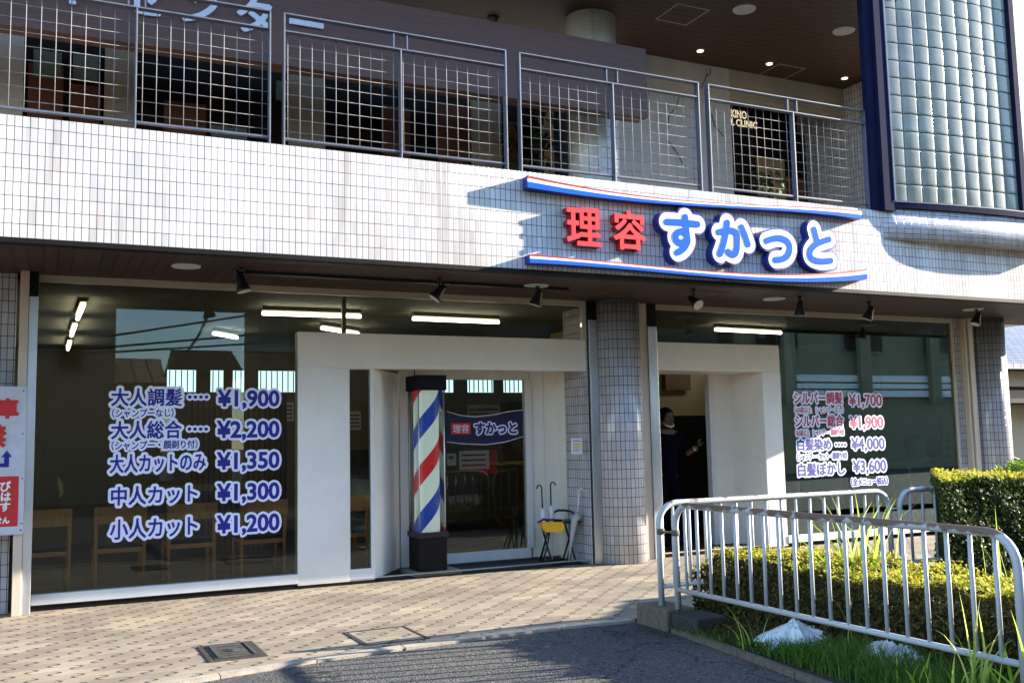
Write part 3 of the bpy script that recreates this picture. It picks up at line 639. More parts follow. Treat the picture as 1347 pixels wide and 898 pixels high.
# windows
def window(x0, x1, zb, zj, lab):
    f = MB()
    f.box((x0, YW-0.035, SOF-0.05), (x1, YW+0.03, SOF+0.010))
    for x in (x1-0.035,): f.box((x, YW-0.03, zj), (x+0.035, YW+0.03, SOF-0.051))
    f.box((x0, YW-0.03, 0.045), (x1, YW+0.06, zb))
    fr = f.build('window', [MT['cream']], B); tag(fr, lab)
    return fr
wl = window(-0.02, 5.3715, 0.0451, 2.41, 'large left shop window with cream head trim')
MB().box((-0.019, YW-0.004, 0.139), (2.214, YW+0.004, SOF-0.051)).build('pane', MT['glass'], wl)
MB().box((2.216, YW-0.004, 2.41), (5.335, YW+0.004, SOF-0.051)).build('pane', MT['glass'], wl)
MB().box((-0.02, YW-0.04, 0.050), (2.214, YW+0.06, 0.138)).build('sill', MT['whiteframe'], wl, 0.004)
MB().box((-0.02, YW-0.02, 0.0), (2.214, YW+0.05, 0.0495)).build('plinth', MT['darkbrown'], wl)
MB().box((2.66, YW+0.01, 2.41), (2.70, YW+0.05, SOF-0.06)).build('mullion', MT['cream'], wl)
wr = window(6.29, 11.065, 0.0451, 0.0455, 'large right shop window with cream head trim')
MB().box((8.066, YW-0.004, 0.139), (11.03, YW+0.004, SOF-0.051)).build('pane', MT['glass'], wr)
MB().box((6.29, YW-0.004, 2.408), (8.062, YW+0.004, SOF-0.051)).build('pane', MT['glass'], wr)
MB().box((8.066, YW-0.04, 0.050), (11.03, YW+0.06, 0.138)).build('sill', MT['whiteframe'], wr, 0.004)
# left entrance portal
Pn = 0.03
pl = MB().box((2.216, YW-Pn, 2.066), (5.371, YW+0.10, 2.408)).build('entrance_surround', MT['white'], B, 0.004); tag(pl, 'wide white entrance surround around the barber shop door')
MB().box((2.216, YW-Pn+0.002, 0.03), (2.712, YW+0.10, 2.0655)).build('jamb_panel', MT['white'], pl, 0.003)
MB().box((2.216, YW-0.025, 0), (2.96, YW+0.05, 0.0295)).build('plinth', MT['darkbrown'], pl)
sl = MB().box((2.7125, YW-0.02, 0.03), (2.958, YW+0.04, 0.14)).box((2.7125, YW-0.02, 0.1405), (2.722, YW+0.04, 2.065)).box((2.93, YW-0.02, 0.1405), (2.958, YW+0.04, 2.065)).box((2.7225, YW-0.02, 2.056), (2.9295, YW+0.04, 2.065)).build('slit_window', MT['whiteframe'], pl)
MB().box((2.7225, YW-0.004, 0.141), (2.9295, YW+0.004, 2.0555)).build('pane', MT['glass'], sl)
MB().prism([(2.9585, YW+0.0), (2.975, YW+0.0), (3.46, 10.0), (3.44, 10.02)], (0.03, 2.0655)).build('splayed_side_panel', MT['white'], pl)
MB().box((2.96, YW+0.101, 2.10), (5.36, 10.06, 2.12)).build('niche_ceiling', MT['white'], pl)
MB().box((2.96, YW+0.02, 0.0), (5.36, 10.06, 0.006)).build('entrance_mat', mat('dark_entrance_mat', (0.025, 0.028, 0.035), 0.9, var=0.4, scale=40, bump=0.5, bscale=120), pl)
dr = MB()
dr.box((3.47, 9.98, 0.03), (3.56, 10.04, 2.10)); dr.box((3.561, 9.98, 2.008), (4.9995, 10.04, 2.10)); dr.box((3.561, 9.98, 0.03), (4.9995, 10.04, 0.138)); dr.box((4.955, 9.97, 0.1385), (5.03, 10.045, 2.0075))
dr = dr.build('entrance_door', MT['whiteframe'], pl, 0.003); tag(dr, 'white framed glass entrance door')
MB().box((3.561, 10.005, 0.1385), (4.9545, 10.013, 2.0075)).build('pane', MT['glass'], dr)
MB().box((5.031, 10.0, 0.03), (5.20, 10.05, 2.10)).box((5.203, 9.995, 0.03), (5.42, 10.05, 2.10)).build('side_panel', MT['white'], pl)
MB().prism([(5.372, 9.801), (5.384, 9.801), (5.384, 9.994), (5.372, 9.994)], (0.0, 2.099)).build('side_panel', MT['white'], pl)
# door lettering, wavy lines, poster
mb = MB()
Yd = 10.0025
def bandpoly(top, bot):
    return [onY(x, y, Yd) for x, y in top]+[onY(x, y, Yd) for x, y in reversed(bot)]
mbk = MB(); P0 = bandpoly([(588, 545), (605, 549), (640, 549), (670, 544), (688, 540)], [(588, 580), (610, 584), (645, 584), (670, 580), (688, 574)])
mbk.face([(p.x, Yd, p.z) for p in P0])
MT['doornavy'] = mat('navy_door_band', (0.010, 0.010, 0.05), 0.4)
bk = mbk.build('door_band', MT['doornavy'], dr)
for pp in ([(588, 541), (605, 546), (625, 548), (650, 545), (670, 541), (688, 539)], [(588, 581), (610, 583.5), (640, 584.5), (665, 581), (688, 574)]):
    q = [onY(x, y, Yd-0.004) for x, y in pp]; mb.tube([(p.x, Yd-0.004, p.z) for p in q], 0.005, 6, mi=1, caps=True)
x0, x1, z0, z1 = pxbox(593.5, 619, 556, 571, Yd)
mb.box((x0, Yd-0.0012, z0), (x1, Yd-0.0004, z1), mi=2)
vinyl(mb, '理容', (x0+0.02, x1-0.02, z0+0.018, z1-0.018), Yd-0.0022, 0.0012, None, 1, None)
vinyl(mb, 'すかっと', pxbox(625, 679, 556, 570, Yd), Yd-0.0022, 0.006, 0.022, 0, 1)
mb.build('door_lettering', [MT['vnavy'], MT['vlav'], MT['red']], dr)
pm = MB(); x0, x1, z0, z1 = pxbox(604, 656, 592, 623, 10.03)
pm.box((x0+0.22, 10.03, z0), (x1-0.02, 10.032, z1), mi=0); pm.box((x0, 10.026, z0+0.05), (x0+0.36, 10.028, z1), mi=1)
for k in range(4): pm.box((x0+0.03, 10.0245, z1-0.06-k*0.055), (x0+0.32, 10.0255, z1-0.04-k*0.055), mi=2)
pm.build('door_poster', [MT['poster_red'], MT['paper'], MT['vred']], dr)
pm = MB(); x0, x1, z0, z1 = pxbox(588, 600, 596, 612, 10.03); pm.box((x0, 10.03, z0), (x1, 10.032, z1), mi=0); pm.box((x0+0.02, 10.028, z0+0.07), (x1-0.03, 10.0295, z1-0.03), mi=1); pm.build('door_notice', [MT['paper'], MT['poster_red']], dr)
# right entrance portal
pr = MB().box((6.287, YW-Pn, 2.086), (8.062, YW+0.10, 2.406)).box((7.79, YW-Pn, 0.02), (8.062, YW+0.10, 2.0855)).build('entrance_surround', MT['white'], B, 0.004); tag(pr, 'white entrance surround around the open side doorway')
MB().box((7.791, YW+0.101, 0.02), (7.85, 9.93, 2.10)).build('inner_side_panel', MT['white'], pr)
MB().box((6.29, YW+0.101, 2.088), (7.79, 9.93, 2.11)).build('niche_ceiling', MT['white'], pr)
MB().box((7.50, 9.90, 0.02), (7.7905, 9.95, 2.087)).build('back_panel', MT['white'], pr)
MB().box((7.44, 9.88, 0.02), (7.499, 9.97, 2.087)).build('door_frame', MT['whiteframe'], pr, 0.003)
MB().box((6.29, 9.90, 0.02), (6.45, 9.95, 2.087)).build('door_frame', MT['whiteframe'], pr)
MB().box((6.29, YW+0.0, 0.0), (7.79, 11.29, 0.012)).build('entrance_mat', MT['floor_in'], pr)
# vestibule
MB().box((5.9, 11.30, 0), (8.6, 11.36, 2.27)).build('interior_wall', MT['cream_wall'], B)
MB().box((8.50, 9.975, 0), (8.53, 11.299, 2.25)).box((7.85, 9.952, 0), (8.53, 9.974, 2.25)).build('interior_wall', MT['cream_wall'], B)
MB().box((6.0, 9.96, 0), (6.05, 11.299, 2.70)).build('interior_wall', MT['cream_wall'], B)
MB().box((7.62, 11.24, 0), (8.42, 11.299, 1.62)).build('inner_door', MT['dark_in'], B)
MB().box((7.72, 11.20, 1.97), (8.13, 11.299, 2.2)).build('air_vent', mat('brown_vent_box', (0.18, 0.11, 0.06), 0.6), B)

# ---- interior shell
box('interior_floor', (-0.5, YW+0.11, -0.01), (11.34, 15.6, 0.004), MT['floor_in'], B)
box('interior_ceiling', (-0.5, YW+0.06, 2.775), (11.34, 15.6, 2.80), MT['ceiling_in'], B)
box('interior_wall', (-0.6, YW+0.101, 0), (-0.5, 15.6, 2.774), MT['wall_in'], B)
box('interior_wall', (11.27, YW+0.301, 0), (11.338, 15.49, 2.774), mat('pale_grey_green_wall', (0.58, 0.60, 0.54), 0.7, var=0.06), B)
# back wall with high windows
YB = 15.5
wins = [(1.727, 2.144), (2.356, 2.548), (2.69, 2.86), (3.077, 3.66), (6.15, 6.36), (6.61, 7.10), (7.29, 7.70)]
bw = MB(); bw.box((-0.5, YB, 0), (11.34, YB+0.12, 2.16)); bw.box((-0.5, YB, 2.49), (11.34, YB+0.12, 2.774))
px_ = -0.5
for a, b in wins: bw.box((px_, YB, 2.1605), (a, YB+0.12, 2.4895)); px_ = b
bw.box((px_, YB, 2.1605), (11.34, YB+0.12, 2.4895)); bw = bw.build('interior_wall', MT['wall_in'], B)
MT['skyfilm'] = emit_mat('daylit_frosted_glass', (0.45, 0.72, 0.85), 0.55)
for a, b in wins:
    f = MB().box((a, YB+0.02, 2.1605), (b, YB+0.03, 2.4895)).build('high_window', MT['skyfilm'], B)
    bars = MB(); x = a+0.03
    while x < b: bars.box((x, YB-0.005, 2.165), (x+0.014, YB+0.015, 2.485)); x += 0.085
    bars.build('window_bars', MT['darkbrown'], f)
box('interior_partition', (1.75, 13.0, 0), (2.95, 13.05, 2.0), slat_mat('brown_slat_partition', (0.10, 0.065, 0.045), 0, 0.07), B)
box('interior_post', (10.72, 10.4, 0), (10.85, 10.6, 2.77), MT['cream_wall'], B)
box('interior_post', (3.02, 12.5, 0), (3.10, 12.7, 2.77), MT['cream_wall'], B)
box('interior_partition', (9.3, 12.4, 0), (11.3, 12.46, 2.25), mat('pale_teal_partition', (0.36, 0.42, 0.40), 0.6), B)
for k, (x, z, w_, h_) in enumerate(((3.05, 1.62, .30, .42), (3.42, 1.70, .21, .30), (4.3, 1.55, .42, .30), (5.2, 1.72, .21, .30), (5.62, 1.5, .30, .42), (6.6, 1.55, .6, .4))):
    nb_ = MB().box((x, YB-0.012, z), (x+w_, YB-0.002, z+h_), 0)
    for j in range(4): nb_.box((x+.03, YB-0.0135, z+h_*(.16+.2*j)), (x+w_-.03, YB-0.0125, z+h_*(.22+.2*j)), 1)
    nb_.build('wall_notice', [MT['paper'], MT['dark_in']], B)
box('wall_mirror', (8.7, 15.42, 0.6), (10.4, 15.49, 1.9), MT['pale_item'], B)

# ---- glass block bay (curved)
RB, XC = 10.6, 10.15
YC = YF-0.20+RB
def arc(x, d=0.0): return YC-math.sqrt((RB+d)**2-(x-XC)**2)
xs = [8.20+0.2235*k for k in range(12)]
bay = MB()
xb = [8.14+0.14*k for k in range(20)]
for a, b in zip(xb[:-1], xb[1:]): bay.face([(a, arc(a), 3.40), (b, arc(b), 3.40), (b, arc(b), 3.735), (a, arc(a), 3.735)], [(a, 3.40), (b, 3.40), (b, 3.735), (a, 3.735)], smooth=True)
bay.face([(8.14, YF+0.1, 3.40), (8.14, arc(8.14), 3.40), (8.14, arc(8.14), 3.735), (8.14, YF+0.1, 3.735)])
bay.face([(x, arc(x), 3.40) for x in xb]+[(xb[-1], YF+0.1, 3.40), (8.14, YF+0.1, 3.40)])
bay.face([(x, arc(x), 3.735) for x in xb]+[(xb[-1], YF+0.1, 3.735), (8.14, YF+0.1, 3.735)])
bay = bay.build('glass_block_bay', MT['tile_small'], B); tag(bay, 'bowed bay of glass blocks above a curved tiled base')
fr = MB()
for z0, z1 in ((3.736, 3.80),):
    for a, b in zip(xb[:-1], xb[1:]): fr.prism([(a, arc(a, .035)), (b, arc(b, .035)), (b, arc(b, -.1)), (a, arc(a, -.1))], (z0, z1))
fr.box((8.0, YF-0.02, 3.706), (8.115, YF+0.05, 9.4)); fr.box((8.118, YF-0.065, 3.70), (8.262, YF+0.05, 9.4))
fr.prism([(10.095, arc(10.1, .03)), (10.175, arc(10.17, .03)), (10.175, YF+0.2), (10.095, YF+0.2)], (3.80, 9.4))
fr.build('bay_frame', MT['navy'], bay)
si = MB()
for z0, z1 in ((3.8, 3.812),):
    for a, b in zip(xb[:-1], xb[1:]): si.prism([(a, arc(a, .037)), (b, arc(b, .037)), (b, arc(b, .0)), (a, arc(a, .0))], (z0, z1))
si.prism([(8.263, arc(8.26, .045)), (8.278, arc(8.27, .045)), (8.278, arc(8.27, -.05)), (8.263, arc(8.26, -.05))], (3.812, 9.4))
si.build('silver_trim', mat('dull_grey_trim', (0.25, 0.26, 0.30), 0.65, spec=0.2), bay)
MT['grout'] = mat('block_grout', (0.27, 0.275, 0.25), 0.7)
gp = MB()
for a, b in zip(xb[:-1], xb[1:]):
    if 8.2 < a < 10.1: gp.face([(a, arc(a, -.03), 3.8), (b, arc(b, -.03), 3.8), (b, arc(b, -.03), 9.4), (a, arc(a, -.03), 9.4)], smooth=True)
gp.build('block_joints', MT['grout'], bay)
bl = MB(); zz_ = 3.815; pitch = 0.2015; k = 0
cols = [8.282+pitch*i for i in range(9)]
for c in cols:
    x0, x1 = c+0.004, c+pitch-0.004
    for r in range(13):
        z0 = 3.82+0.199*r; z1 = z0+0.189; n = 8
        def bz(u, v):   # bulged face with rounded rim
            eu, ev = 1-abs(2*u-1)**5, 1-abs(2*v-1)**14
            x = x0+(x1-x0)*u; y = arc(x, -0.026+0.012*eu+0.003*ev)
            return (x, y, z0+(z1-z0)*v)
        t = [0, .04, .09, .16, .5, .84, .91, .96, 1]
        for i in range(8):
            for j in range(8): bl.face([bz(t[i], t[j]), bz(t[i+1], t[j]), bz(t[i+1], t[j+1]), bz(t[i], t[j+1])], smooth=True)
bl.build('glass_blocks', MT['gblock'], bay)
# wall to the right of the bay
box('upper_wall', (10.18, YF+0.02, 3.736), (XR, YF+0.3, 9.4), MT['tile'], B)

# ================================================================== balcony railings (one thing per framed unit)
def rail_unit(x0, xc, x1, label):
    t = thing('balcony_railing', (xc, 7.72, 3.705), label, 'railing', 'framed mesh railings along the upper balcony')
    for x in (x0, x1): MB().box((x-0.006, 7.665, 3.70), (x+0.006, 7.728, 4.800)).build('post', [MT['railblue']], t, 0.002)
    MB().box((xc-0.006, 7.665, 3.70), (xc+0.006, 7.728, 4.655)).build('post', MT['railblue'], t, 0.002)
    for x in (xc-0.06, xc+0.06): MB().box((x-0.005, 7.672, 4.672), (x+0.005, 7.722, 4.792)).build('short_post', MT['railblue'], t)
    MB().box((x0-0.006, 7.665, 4.8005), (x1+0.006, 7.73, 4.812)).build('top_rail', MT['railblue'], t, 0.002)
    MB().box((x0+0.0065, 7.668, 4.6555), (x1-0.0065, 7.727, 4.6675)).build('middle_rail', MT['railblue'], t, 0.002)
    for a, b in ((x0, xc), (xc, x1)): MB().box((a+0.0065, 7.675, 3.765), (b-0.0065, 7.722, 3.778)).build('bottom_rail', MT['railblue'], t)
    for a, b in ((x0, xc), (xc, x1)):
        m = MB(); r = 0.0032
        n = max(2, int(round((b-a)/0.1)));
        for k in range(n):
            x = b-0.05-0.1*k
            if x > a+0.015: m.tube([(x, 7.722, 3.78), (x, 7.722, 4.653)], r, 6)
        for k in range(8):
            z = 4.565-0.1025*k; m.tube([(a+0.007, 7.729, z), (b-0.007, 7.729, z)], r, 6)
        m.build('mesh_panel', MT['mesh'], t)
    # little top-link to the neighbouring unit
    return t
rail_unit(-0.40, 0.602, 1.603, 'leftmost blue-grey mesh railing unit above the left price window')
rail_unit(1.717, 2.706, 3.692, 'blue-grey mesh railing unit in front of the last letters of the brown upper sign board')
rail_unit(3.832, 4.808, 5.795, 'blue-grey mesh railing unit in front of the round white column')
rail_unit(5.920, 6.993, 8.000, 'blue-grey mesh railing unit in front of the dental clinic, beside the glass block bay')

# ================================================================== shop sign
S = thing('shop_sign', (6.2, 7.6, 3.2), 'raised red and blue Japanese barber shop sign between two wavy tricolour bars', 'shop sign')
YS = 7.535
def wavy(st, name):
    mb = MB(); n = len(st); rows = []
    # smooth interpolation of stations
    xs = np.array([s[0] for s in st], float); tp = np.array([s[1] for s in st], float); bt = np.array([s[2] for s in st], float)
    xi = np.linspace(xs[0], xs[-1], 41)
    def sm(y):
        p = np.polyfit((xs-xs.mean())/200, y, 4); return np.polyval(p, (xi-xs.mean())/200)
    T = sm(tp); Bt = sm(bt)
    fr = [0, 0.22, 0.25, 0.50, 1.0]; mats = [1, 2, 2, 0]
    P = [[onY(x, t+(b-t)*f, YS) for f in fr] for x, t, b in zip(xi, T, Bt)]
    for a, b in zip(P[:-1], P[1:]):
        for k in range(4): mb.face([a[k], b[k], b[k+1], a[k+1]], mi=mats[k])
        mb.face([a[0], b[0], (b[0].x, YF, b[0].z), (a[0].x, YF, a[0].z)], mi=3); mb.face([a[4], b[4], (b[4].x, YF, b[4].z), (a[4].x, YF, a[4].z)], mi=3)
    for q in (P[0], P[-1]): mb.face([q[0], q[4], (q[4].x, YF, q[4].z), (q[0].x, YF, q[0].z)], mi=3)
    return mb.build(name, [MT['blue'], MT['redside'], MT['signwhite'], MT['signnavy']], S)
wavy([(694, 231, 246.5), (735, 239, 252.5), (780, 247.5, 258.5), (830, 256, 264.5), (880, 261.5, 268.8), (940, 266, 272), (1000, 269.3, 275.3), (1060, 272.3, 280), (1134, 277, 288)], 'upper_bar')
wavy([(697, 334.3, 345.5), (735, 337.3, 347.6), (775, 341, 350.2), (827, 346.5, 354.2), (895, 353, 360.2), (980, 359, 367.3), (1040, 361, 371), (1100, 357.8, 369.5), (1141, 353, 367.5)], 'lower_bar')
def red_char(ch, box_):
    mb = MB(); Sg = fit_segs(text_segs(ch), box_); h = 0.0045
    F, x0, y0 = seg_field(Sg, 0.04, h)
    loops_mesh(mb, contours(F-0.008, x0, y0, h), lambda u, v, w_: (u, YF-0.045-w_, v), 0.042, 0, 1)
    return mb.build('sign_letter', [MT['red'], MT['redside']], S)
red_char('理', pxbox(746, 789.5, 274.5, 322.5, 7.56)); red_char('容', pxbox(807.5, 848, 278.5, 328, 7.56))
def kana(strokes, base, name='sign_letter'):
    segs = []
    for st in strokes:
        p = [onY(base[0]+x/8.98, base[1]+y/8.98, 7.56) for x, y in st]
        # Catmull-Rom resample for round strokes
        q = []
        for i in range(len(p)-1):
            a, b, c, d = p[max(i-1, 0)], p[i], p[i+1], p[min(i+2, len(p)-1)]
            for t in np.linspace(0, 1, 6)[:-1]:
                q.append(0.5*((2*b)+(c-a)*t+(2*a-5*b+4*c-d)*t*t+(3*b-a-3*c+d)*t**3))
        q.append(p[-1])
        if len(p) == 2: q = p
        segs += [(a.x, a.z, b.x, b.z) for a, b in zip(q[:-1], q[1:])]
    h = 0.0055; F, x0, y0 = seg_field(segs, 0.16, h, inside=False)
    mb = MB()
    loops_mesh(mb, contours(F-0.105, x0, y0, h), lambda u, v, w_: (u, YF-0.047-w_, v), 0.042, 2)
    loops_mesh(mb, contours(F-0.088, x0, y0, h), lambda u, v, w_: (u, YF-0.093-w_, v), 0.003, 1)
    loops_mesh(mb, contours(F-0.0315, x0, y0, h), lambda u, v, w_: (u, YF-0.099-w_, v), 0.002, 0)
    return mb.build(name, [MT['blue'], MT['signwhite'], MT['signnavy']], S)
kana([[(235, 245), (420, 255), (595, 275)], [(450, 190), (460, 290), (470, 400), (478, 470), (450, 535), (400, 585), (360, 605)],
      [(465, 395), (430, 362), (380, 362), (340, 400), (338, 445), (370, 485), (420, 495), (465, 460)]], (850, 265))
kana([[(850, 365), (940, 352), (1010, 352), (1055, 385), (1063, 470), (1058, 570), (1030, 630), (985, 620), (958, 598)], [(945, 255), (930, 380), (900, 510), (862, 622)], [(1115, 310), (1155, 405), (1190, 510)]], (850, 265))
kana([[(245, 378), (330, 352), (420, 352), (490, 390), (517, 460), (495, 545), (435, 592), (350, 602)]], (980, 275))
kana([[(803, 245), (820, 310), (840, 385)], [(980, 362), (890, 390), (810, 432), (757, 500), (765, 575), (830, 613), (910, 622), (1000, 612)]], (980, 275))

# ================================================================== window price lists
def row(t, items, rowlabel, core, k, mats):
    mb = MB(); y = YW-0.0062-0.0005*k
    for body, bb, rc, ro in items: vinyl(mb, body, pxbox(*bb, YW), y, rc, ro, 0, 1)
    o = mb.build('price_row', mats, t); tag(o, rowlabel); return o
NV = [MT['vnavy'], MT['vlav']]; RD = [MT['vred'], MT['vlav']]
def dots(mb, x0, x1, yc, y, n=4, rc=0.016, ro=0.034):
    p = [onY(x0+(x1-x0)*i/(n-1), yc, YW) for i in range(n)]
    h = 0.004
    sg = [(q.x, q.z, q.x+1e-4, q.z) for q in p]; F, a, b = seg_field(sg, 0.06, h, inside=False)
    loops_mesh(mb, contours(F-ro, a, b, h), lambda u, v, w_: (u, y-w_, v), 0.0003, 1); loops_mesh(mb, contours(F-rc, a, b, h), lambda u, v, w_: (u, y-0.0016-w_, v), 0.0003, 0)
PL = thing('price_list', (1.3, YW-0.01, 1.2), 'navy haircut prices in vinyl letters on the left shop window, top price 1,900 yen', 'price list')
c, o_ = 0.0035, 0.027; c2, o2 = 0.0018, 0.020
def prow(t, k, mats, lab, items, dt=None):
    mb = MB(); y = YW-0.006-0.00045*k
    for body, bb, rc, ro in items: vinyl(mb, body, pxbox(*bb, YW), y, rc, ro, 0, 1)
    if dt: dots(mb, dt[0], dt[1], dt[2], y)
    ob = mb.build('price_row', mats, t); tag(ob, lab)
prow(PL, 1, NV, 'row reading 1,900 yen', [('大人調髪', (146.8, 238.8, 511, 533.5), c, o_), ('¥1,900', (287, 366.5, 513, 537), c+.003, o_)], (249.5, 271.5, 522))
prow(PL, 0, NV, 'bracketed small row under 1,900 yen', [('（シャンプーなし）', (147.5, 228, 537.5, 548.5), c2, o2)])
prow(PL, 3, NV, 'row reading 2,200 yen', [('大人総合', (146.6, 238.2, 553.5, 576.5), c, o_), ('¥2,200', (286, 366.5, 553.3, 578), c+.003, o_)], (249, 271, 564))
prow(PL, 2, NV, 'bracketed small row under 2,200 yen', [('（シャンプー・顔剃り付）', (146.8, 259.5, 579, 590.5), c2, o2)])
prow(PL, 5, NV, 'row reading 1,350 yen', [('大人カットのみ', (145, 270, 596.5, 620), c, o_), ('¥1,350', (286, 366.5, 594.2, 619), c+.003, o_)])
prow(PL, 6, NV, 'row reading 1,300 yen', [('中人カット', (146.4, 259, 638.5, 662), c, o_), ('¥1,300', (286, 366.5, 635, 660), c+.003, o_)])
prow(PL, 7, NV, 'row reading 1,200 yen', [('小人カット', (145, 259, 680.5, 706), c, o_), ('¥1,200', (286, 366.5, 676.2, 702), c+.003, o_)])
PR = thing('price_list', (9.0, YW-0.01, 1.2), 'red and navy senior haircut and hair colour prices on the right shop window', 'price list')
c, o_ = 0.0045, 0.024; c2, o2 = 0.0012, 0.016
prow(PR, 1, RD, 'crimson row reading 1,700 yen', [('シルバー調髪', (1043.8, 1107, 515.6, 530.7), c, o_), ('¥1,700', (1116.5, 1159, 518.5, 536), c, o_)])
prow(PR, 0, RD, 'small bracketed row under 1,700 yen', [('（60歳以上　シャンプーなし）', (1045, 1108.5, 534.5, 542.8), c2, o2)])
prow(PR, 3, RD, 'crimson row reading 1,900 yen', [('シルバー総合', (1045.5, 1108.5, 545.6, 560.8), c, o_), ('¥1,900', (1117.8, 1161, 547.5, 565), c, o_)])
prow(PR, 2, RD, 'small bracketed row under the crimson 1,900 yen', [('（60歳以上　シャンプー・顔剃り付）', (1046.3, 1109.6, 564.5, 572.8), c2, o2)])
prow(PR, 5, NV, 'navy row reading 4,000 yen', [('白髪染め', (1048.5, 1092.5, 577, 591.8), c, o_), ('¥4,000', (1119.7, 1162.7, 575.5, 593), c, o_)], (1099, 1111, 584.5))
prow(PR, 4, NV, 'small bracketed row under 4,000 yen', [('（シャンプー・カット・顔剃り付）', (1048, 1113.5, 595, 604.5), c2, o2)])
prow(PR, 7, NV, 'navy row reading 3,600 yen', [('白髪ぼかし', (1049.3, 1110.5, 608.5, 624.7), c, o_), ('¥3,600', (1121.7, 1164.7, 604.5, 622.5), c, o_)])
prow(PR, 6, NV, 'small bracketed row at the foot of the list', [('（全メニュー税込）', (1119.2, 1167, 627.8, 637.5), c2+.002, o2)])

# ================================================================== no parking sign on the left post
NS = thing('parking_sign', (-0.6, 9.08, 1.25), 'white no-parking notice board with red characters and blue arrow on the left wall', 'sign')
MT['signface'] = mat('scuffed_white_sign_face', (0.52, 0.53, 0.58), 0.4, var=0.12, scale=7)
x1 = -0.089; MB().box((-1.0, 9.075, 0.657), (x1, 9.09, 1.862)).build('panel', MT['signface'], NS, 0.002)
mb = MB(); Yn = 9.0735
def flatbox(a, b, c_, d, mi, y=Yn): mb.box((a, y-0.0004, c_), (b, y, d), mi)
e1 = onY(24, 660, Yn).x
flatbox(-0.95, e1, onY(15, 692, Yn).z, onY(15, 626, Yn).z, 0)
def txt(body, bb, rc, mi, y=Yn-0.0012): vinyl(mb, body, bb, y, rc, None, mi, None, h=0.0024)
bx = pxbox(0, 23.5, 525, 549, Yn); hgt = bx[3]-bx[2]
txt('車', (bx[1]-hgt*1.0, bx[1], bx[2], bx[3]), 0.009, 0)
bx = pxbox(0, 7, 559, 587, Yn); hgt = bx[3]-bx[2]; txt('禁', (bx[1]-hgt*1.02, bx[1], bx[2], bx[3]), 0.009, 0)
for body, (ya, yb), xr_ in (('及び', (633, 646), 14), ('車は', (646.5, 659), 14), ('ます', (660.5, 672), 13), ('ません', (680, 688), 12)):
    bx = pxbox(0, xr_, ya, yb, Yn); hh = bx[3]-bx[2]; txt(body, (bx[1]-hh*len(body)*1.02, bx[1], bx[2], bx[3]), 0.003, 1)
ax_ = onY(9, 605, Yn).x; za, zb = onY(9, 614, Yn).z, onY(9, 592, Yn).z
mb.prism([(ax_-0.30, za), (ax_+0.016, za), (ax_+0.016, zb-0.055), (ax_+0.037, zb-0.055), (ax_-0.002, zb), (ax_-0.041, zb-0.055), (ax_-0.02, zb-0.055), (ax_-0.02, za+0.032), (ax_-0.30, za+0.032)], (Yn-0.0016, Yn-0.0006), 'y', mi=2)
mb.build('lettering', [MT['poster_red'], MT['signwhite'], MT['vnavy']], NS)
for q in ((31, 514), (30, 570), (29, 629), (28, 688), (27, 697)):
    p = onY(*q, Yn); MB().sphere((p.x, Yn, p.z), 0.006, 8, 5).build('rivet', MT['black'], NS)
# ladder notice sticker by the door
ST = thing('notice_sticker', (5.35, 9.28, 1.26), 'small yellow and white notice stuck on the tile strip beside the pillar', 'notice')
x0, x1, z0, z1 = pxbox(751.5, 765.5, 576, 597, 9.285)
mb = MB().box((x0, 9.2855, z0), (x1, 9.2885, z1), 0)
for k, (a, b) in enumerate(((0.16, 0.2), (0.34, 0.44), (0.5, 0.58), (0.68, 0.71), (0.78, 0.81))): mb.box((x0+0.02, 9.2845, z1-(z1-z0)*b), (x1-0.02, 9.2853, z1-(z1-z0)*a), 1 if k in (1, 2) else 2)
mb.build('sheet', [MT['paper'], MT['yellow'], MT['hair']], ST)

# ================================================================== ceiling fittings
def downlight(p, r, label, grp='round ceiling lights in the lower soffit', m=None, small=False):
    t = thing('ceiling_light', p, label, 'ceiling light', grp); z = p[2]
    MB().cyl((p[0], p[1]), r, z-0.014, z, 32, r2=r*1.03).build('trim_ring', MT['whitelamp'], t)
    MB().cyl((p[0], p[1]), r*0.74, z-0.019, z-0.0145, 28).build('diffuser', m or MT['signface'], t)
    return t
zs = SOF+0.012
for q, r, lab in (((245, 349), .115, 'round white ceiling light over the left price window'), ((705, 375), .12, 'round white ceiling light above the main entrance, behind a black spotlight'),
               ((1018, 392), .12, 'round white ceiling light over the right doorway surround'), ((1280, 406), .12, 'round white ceiling light beside the right-hand tiled pillar')):
    p = onZ(*q, zs); downlight((p.x, p.y, zs), r, lab)
for q, r, lab in (((979, 12), .125, 'round white light in the upper soffit nearest the square hatch by the column'), ((1110, 40), .125, 'round white light in the upper soffit close to the glass block bay')):
    p = onZ(*q, ZU); downlight((p.x, p.y, ZU), r, lab, 'large round lights in the upper soffit')
for q, lab in (((921, 66), 'small glowing downlight in the upper soffit by the pale wall'), ((1012, 83), 'small glowing downlight in the upper soffit beside the far square hatch'), ((1111, 102), 'small glowing downlight in the upper soffit nearest the glass block bay')):
    p = onZ(*q, ZU); downlight((p.x, p.y, ZU), 0.05, lab, 'small glowing downlights in the upper soffit', MT['warm'])
t = thing('smoke_detector', (4.53, 9.0, ZU), 'small dome detector on the dark upper soffit above the sign board', 'detector')
p = onZ(649, 24, ZU); MB().cyl((p.x, p.y), 0.07, ZU-0.03, ZU, 20).sphere((p.x, p.y, ZU-0.03), 0.06, 12, 6, sc=(1, 1, .7)).build('dome', MT['hatchdark'], t)
tr = thing('lighting_track', (3.3, 8.5, SOF), 'black lighting track along the brown soffit above the left window', 'lighting track')
MB().box((1.50, 8.52, SOF-0.018), (4.75, 8.55, SOF+0.011)).build('rail', MT['black'], tr)
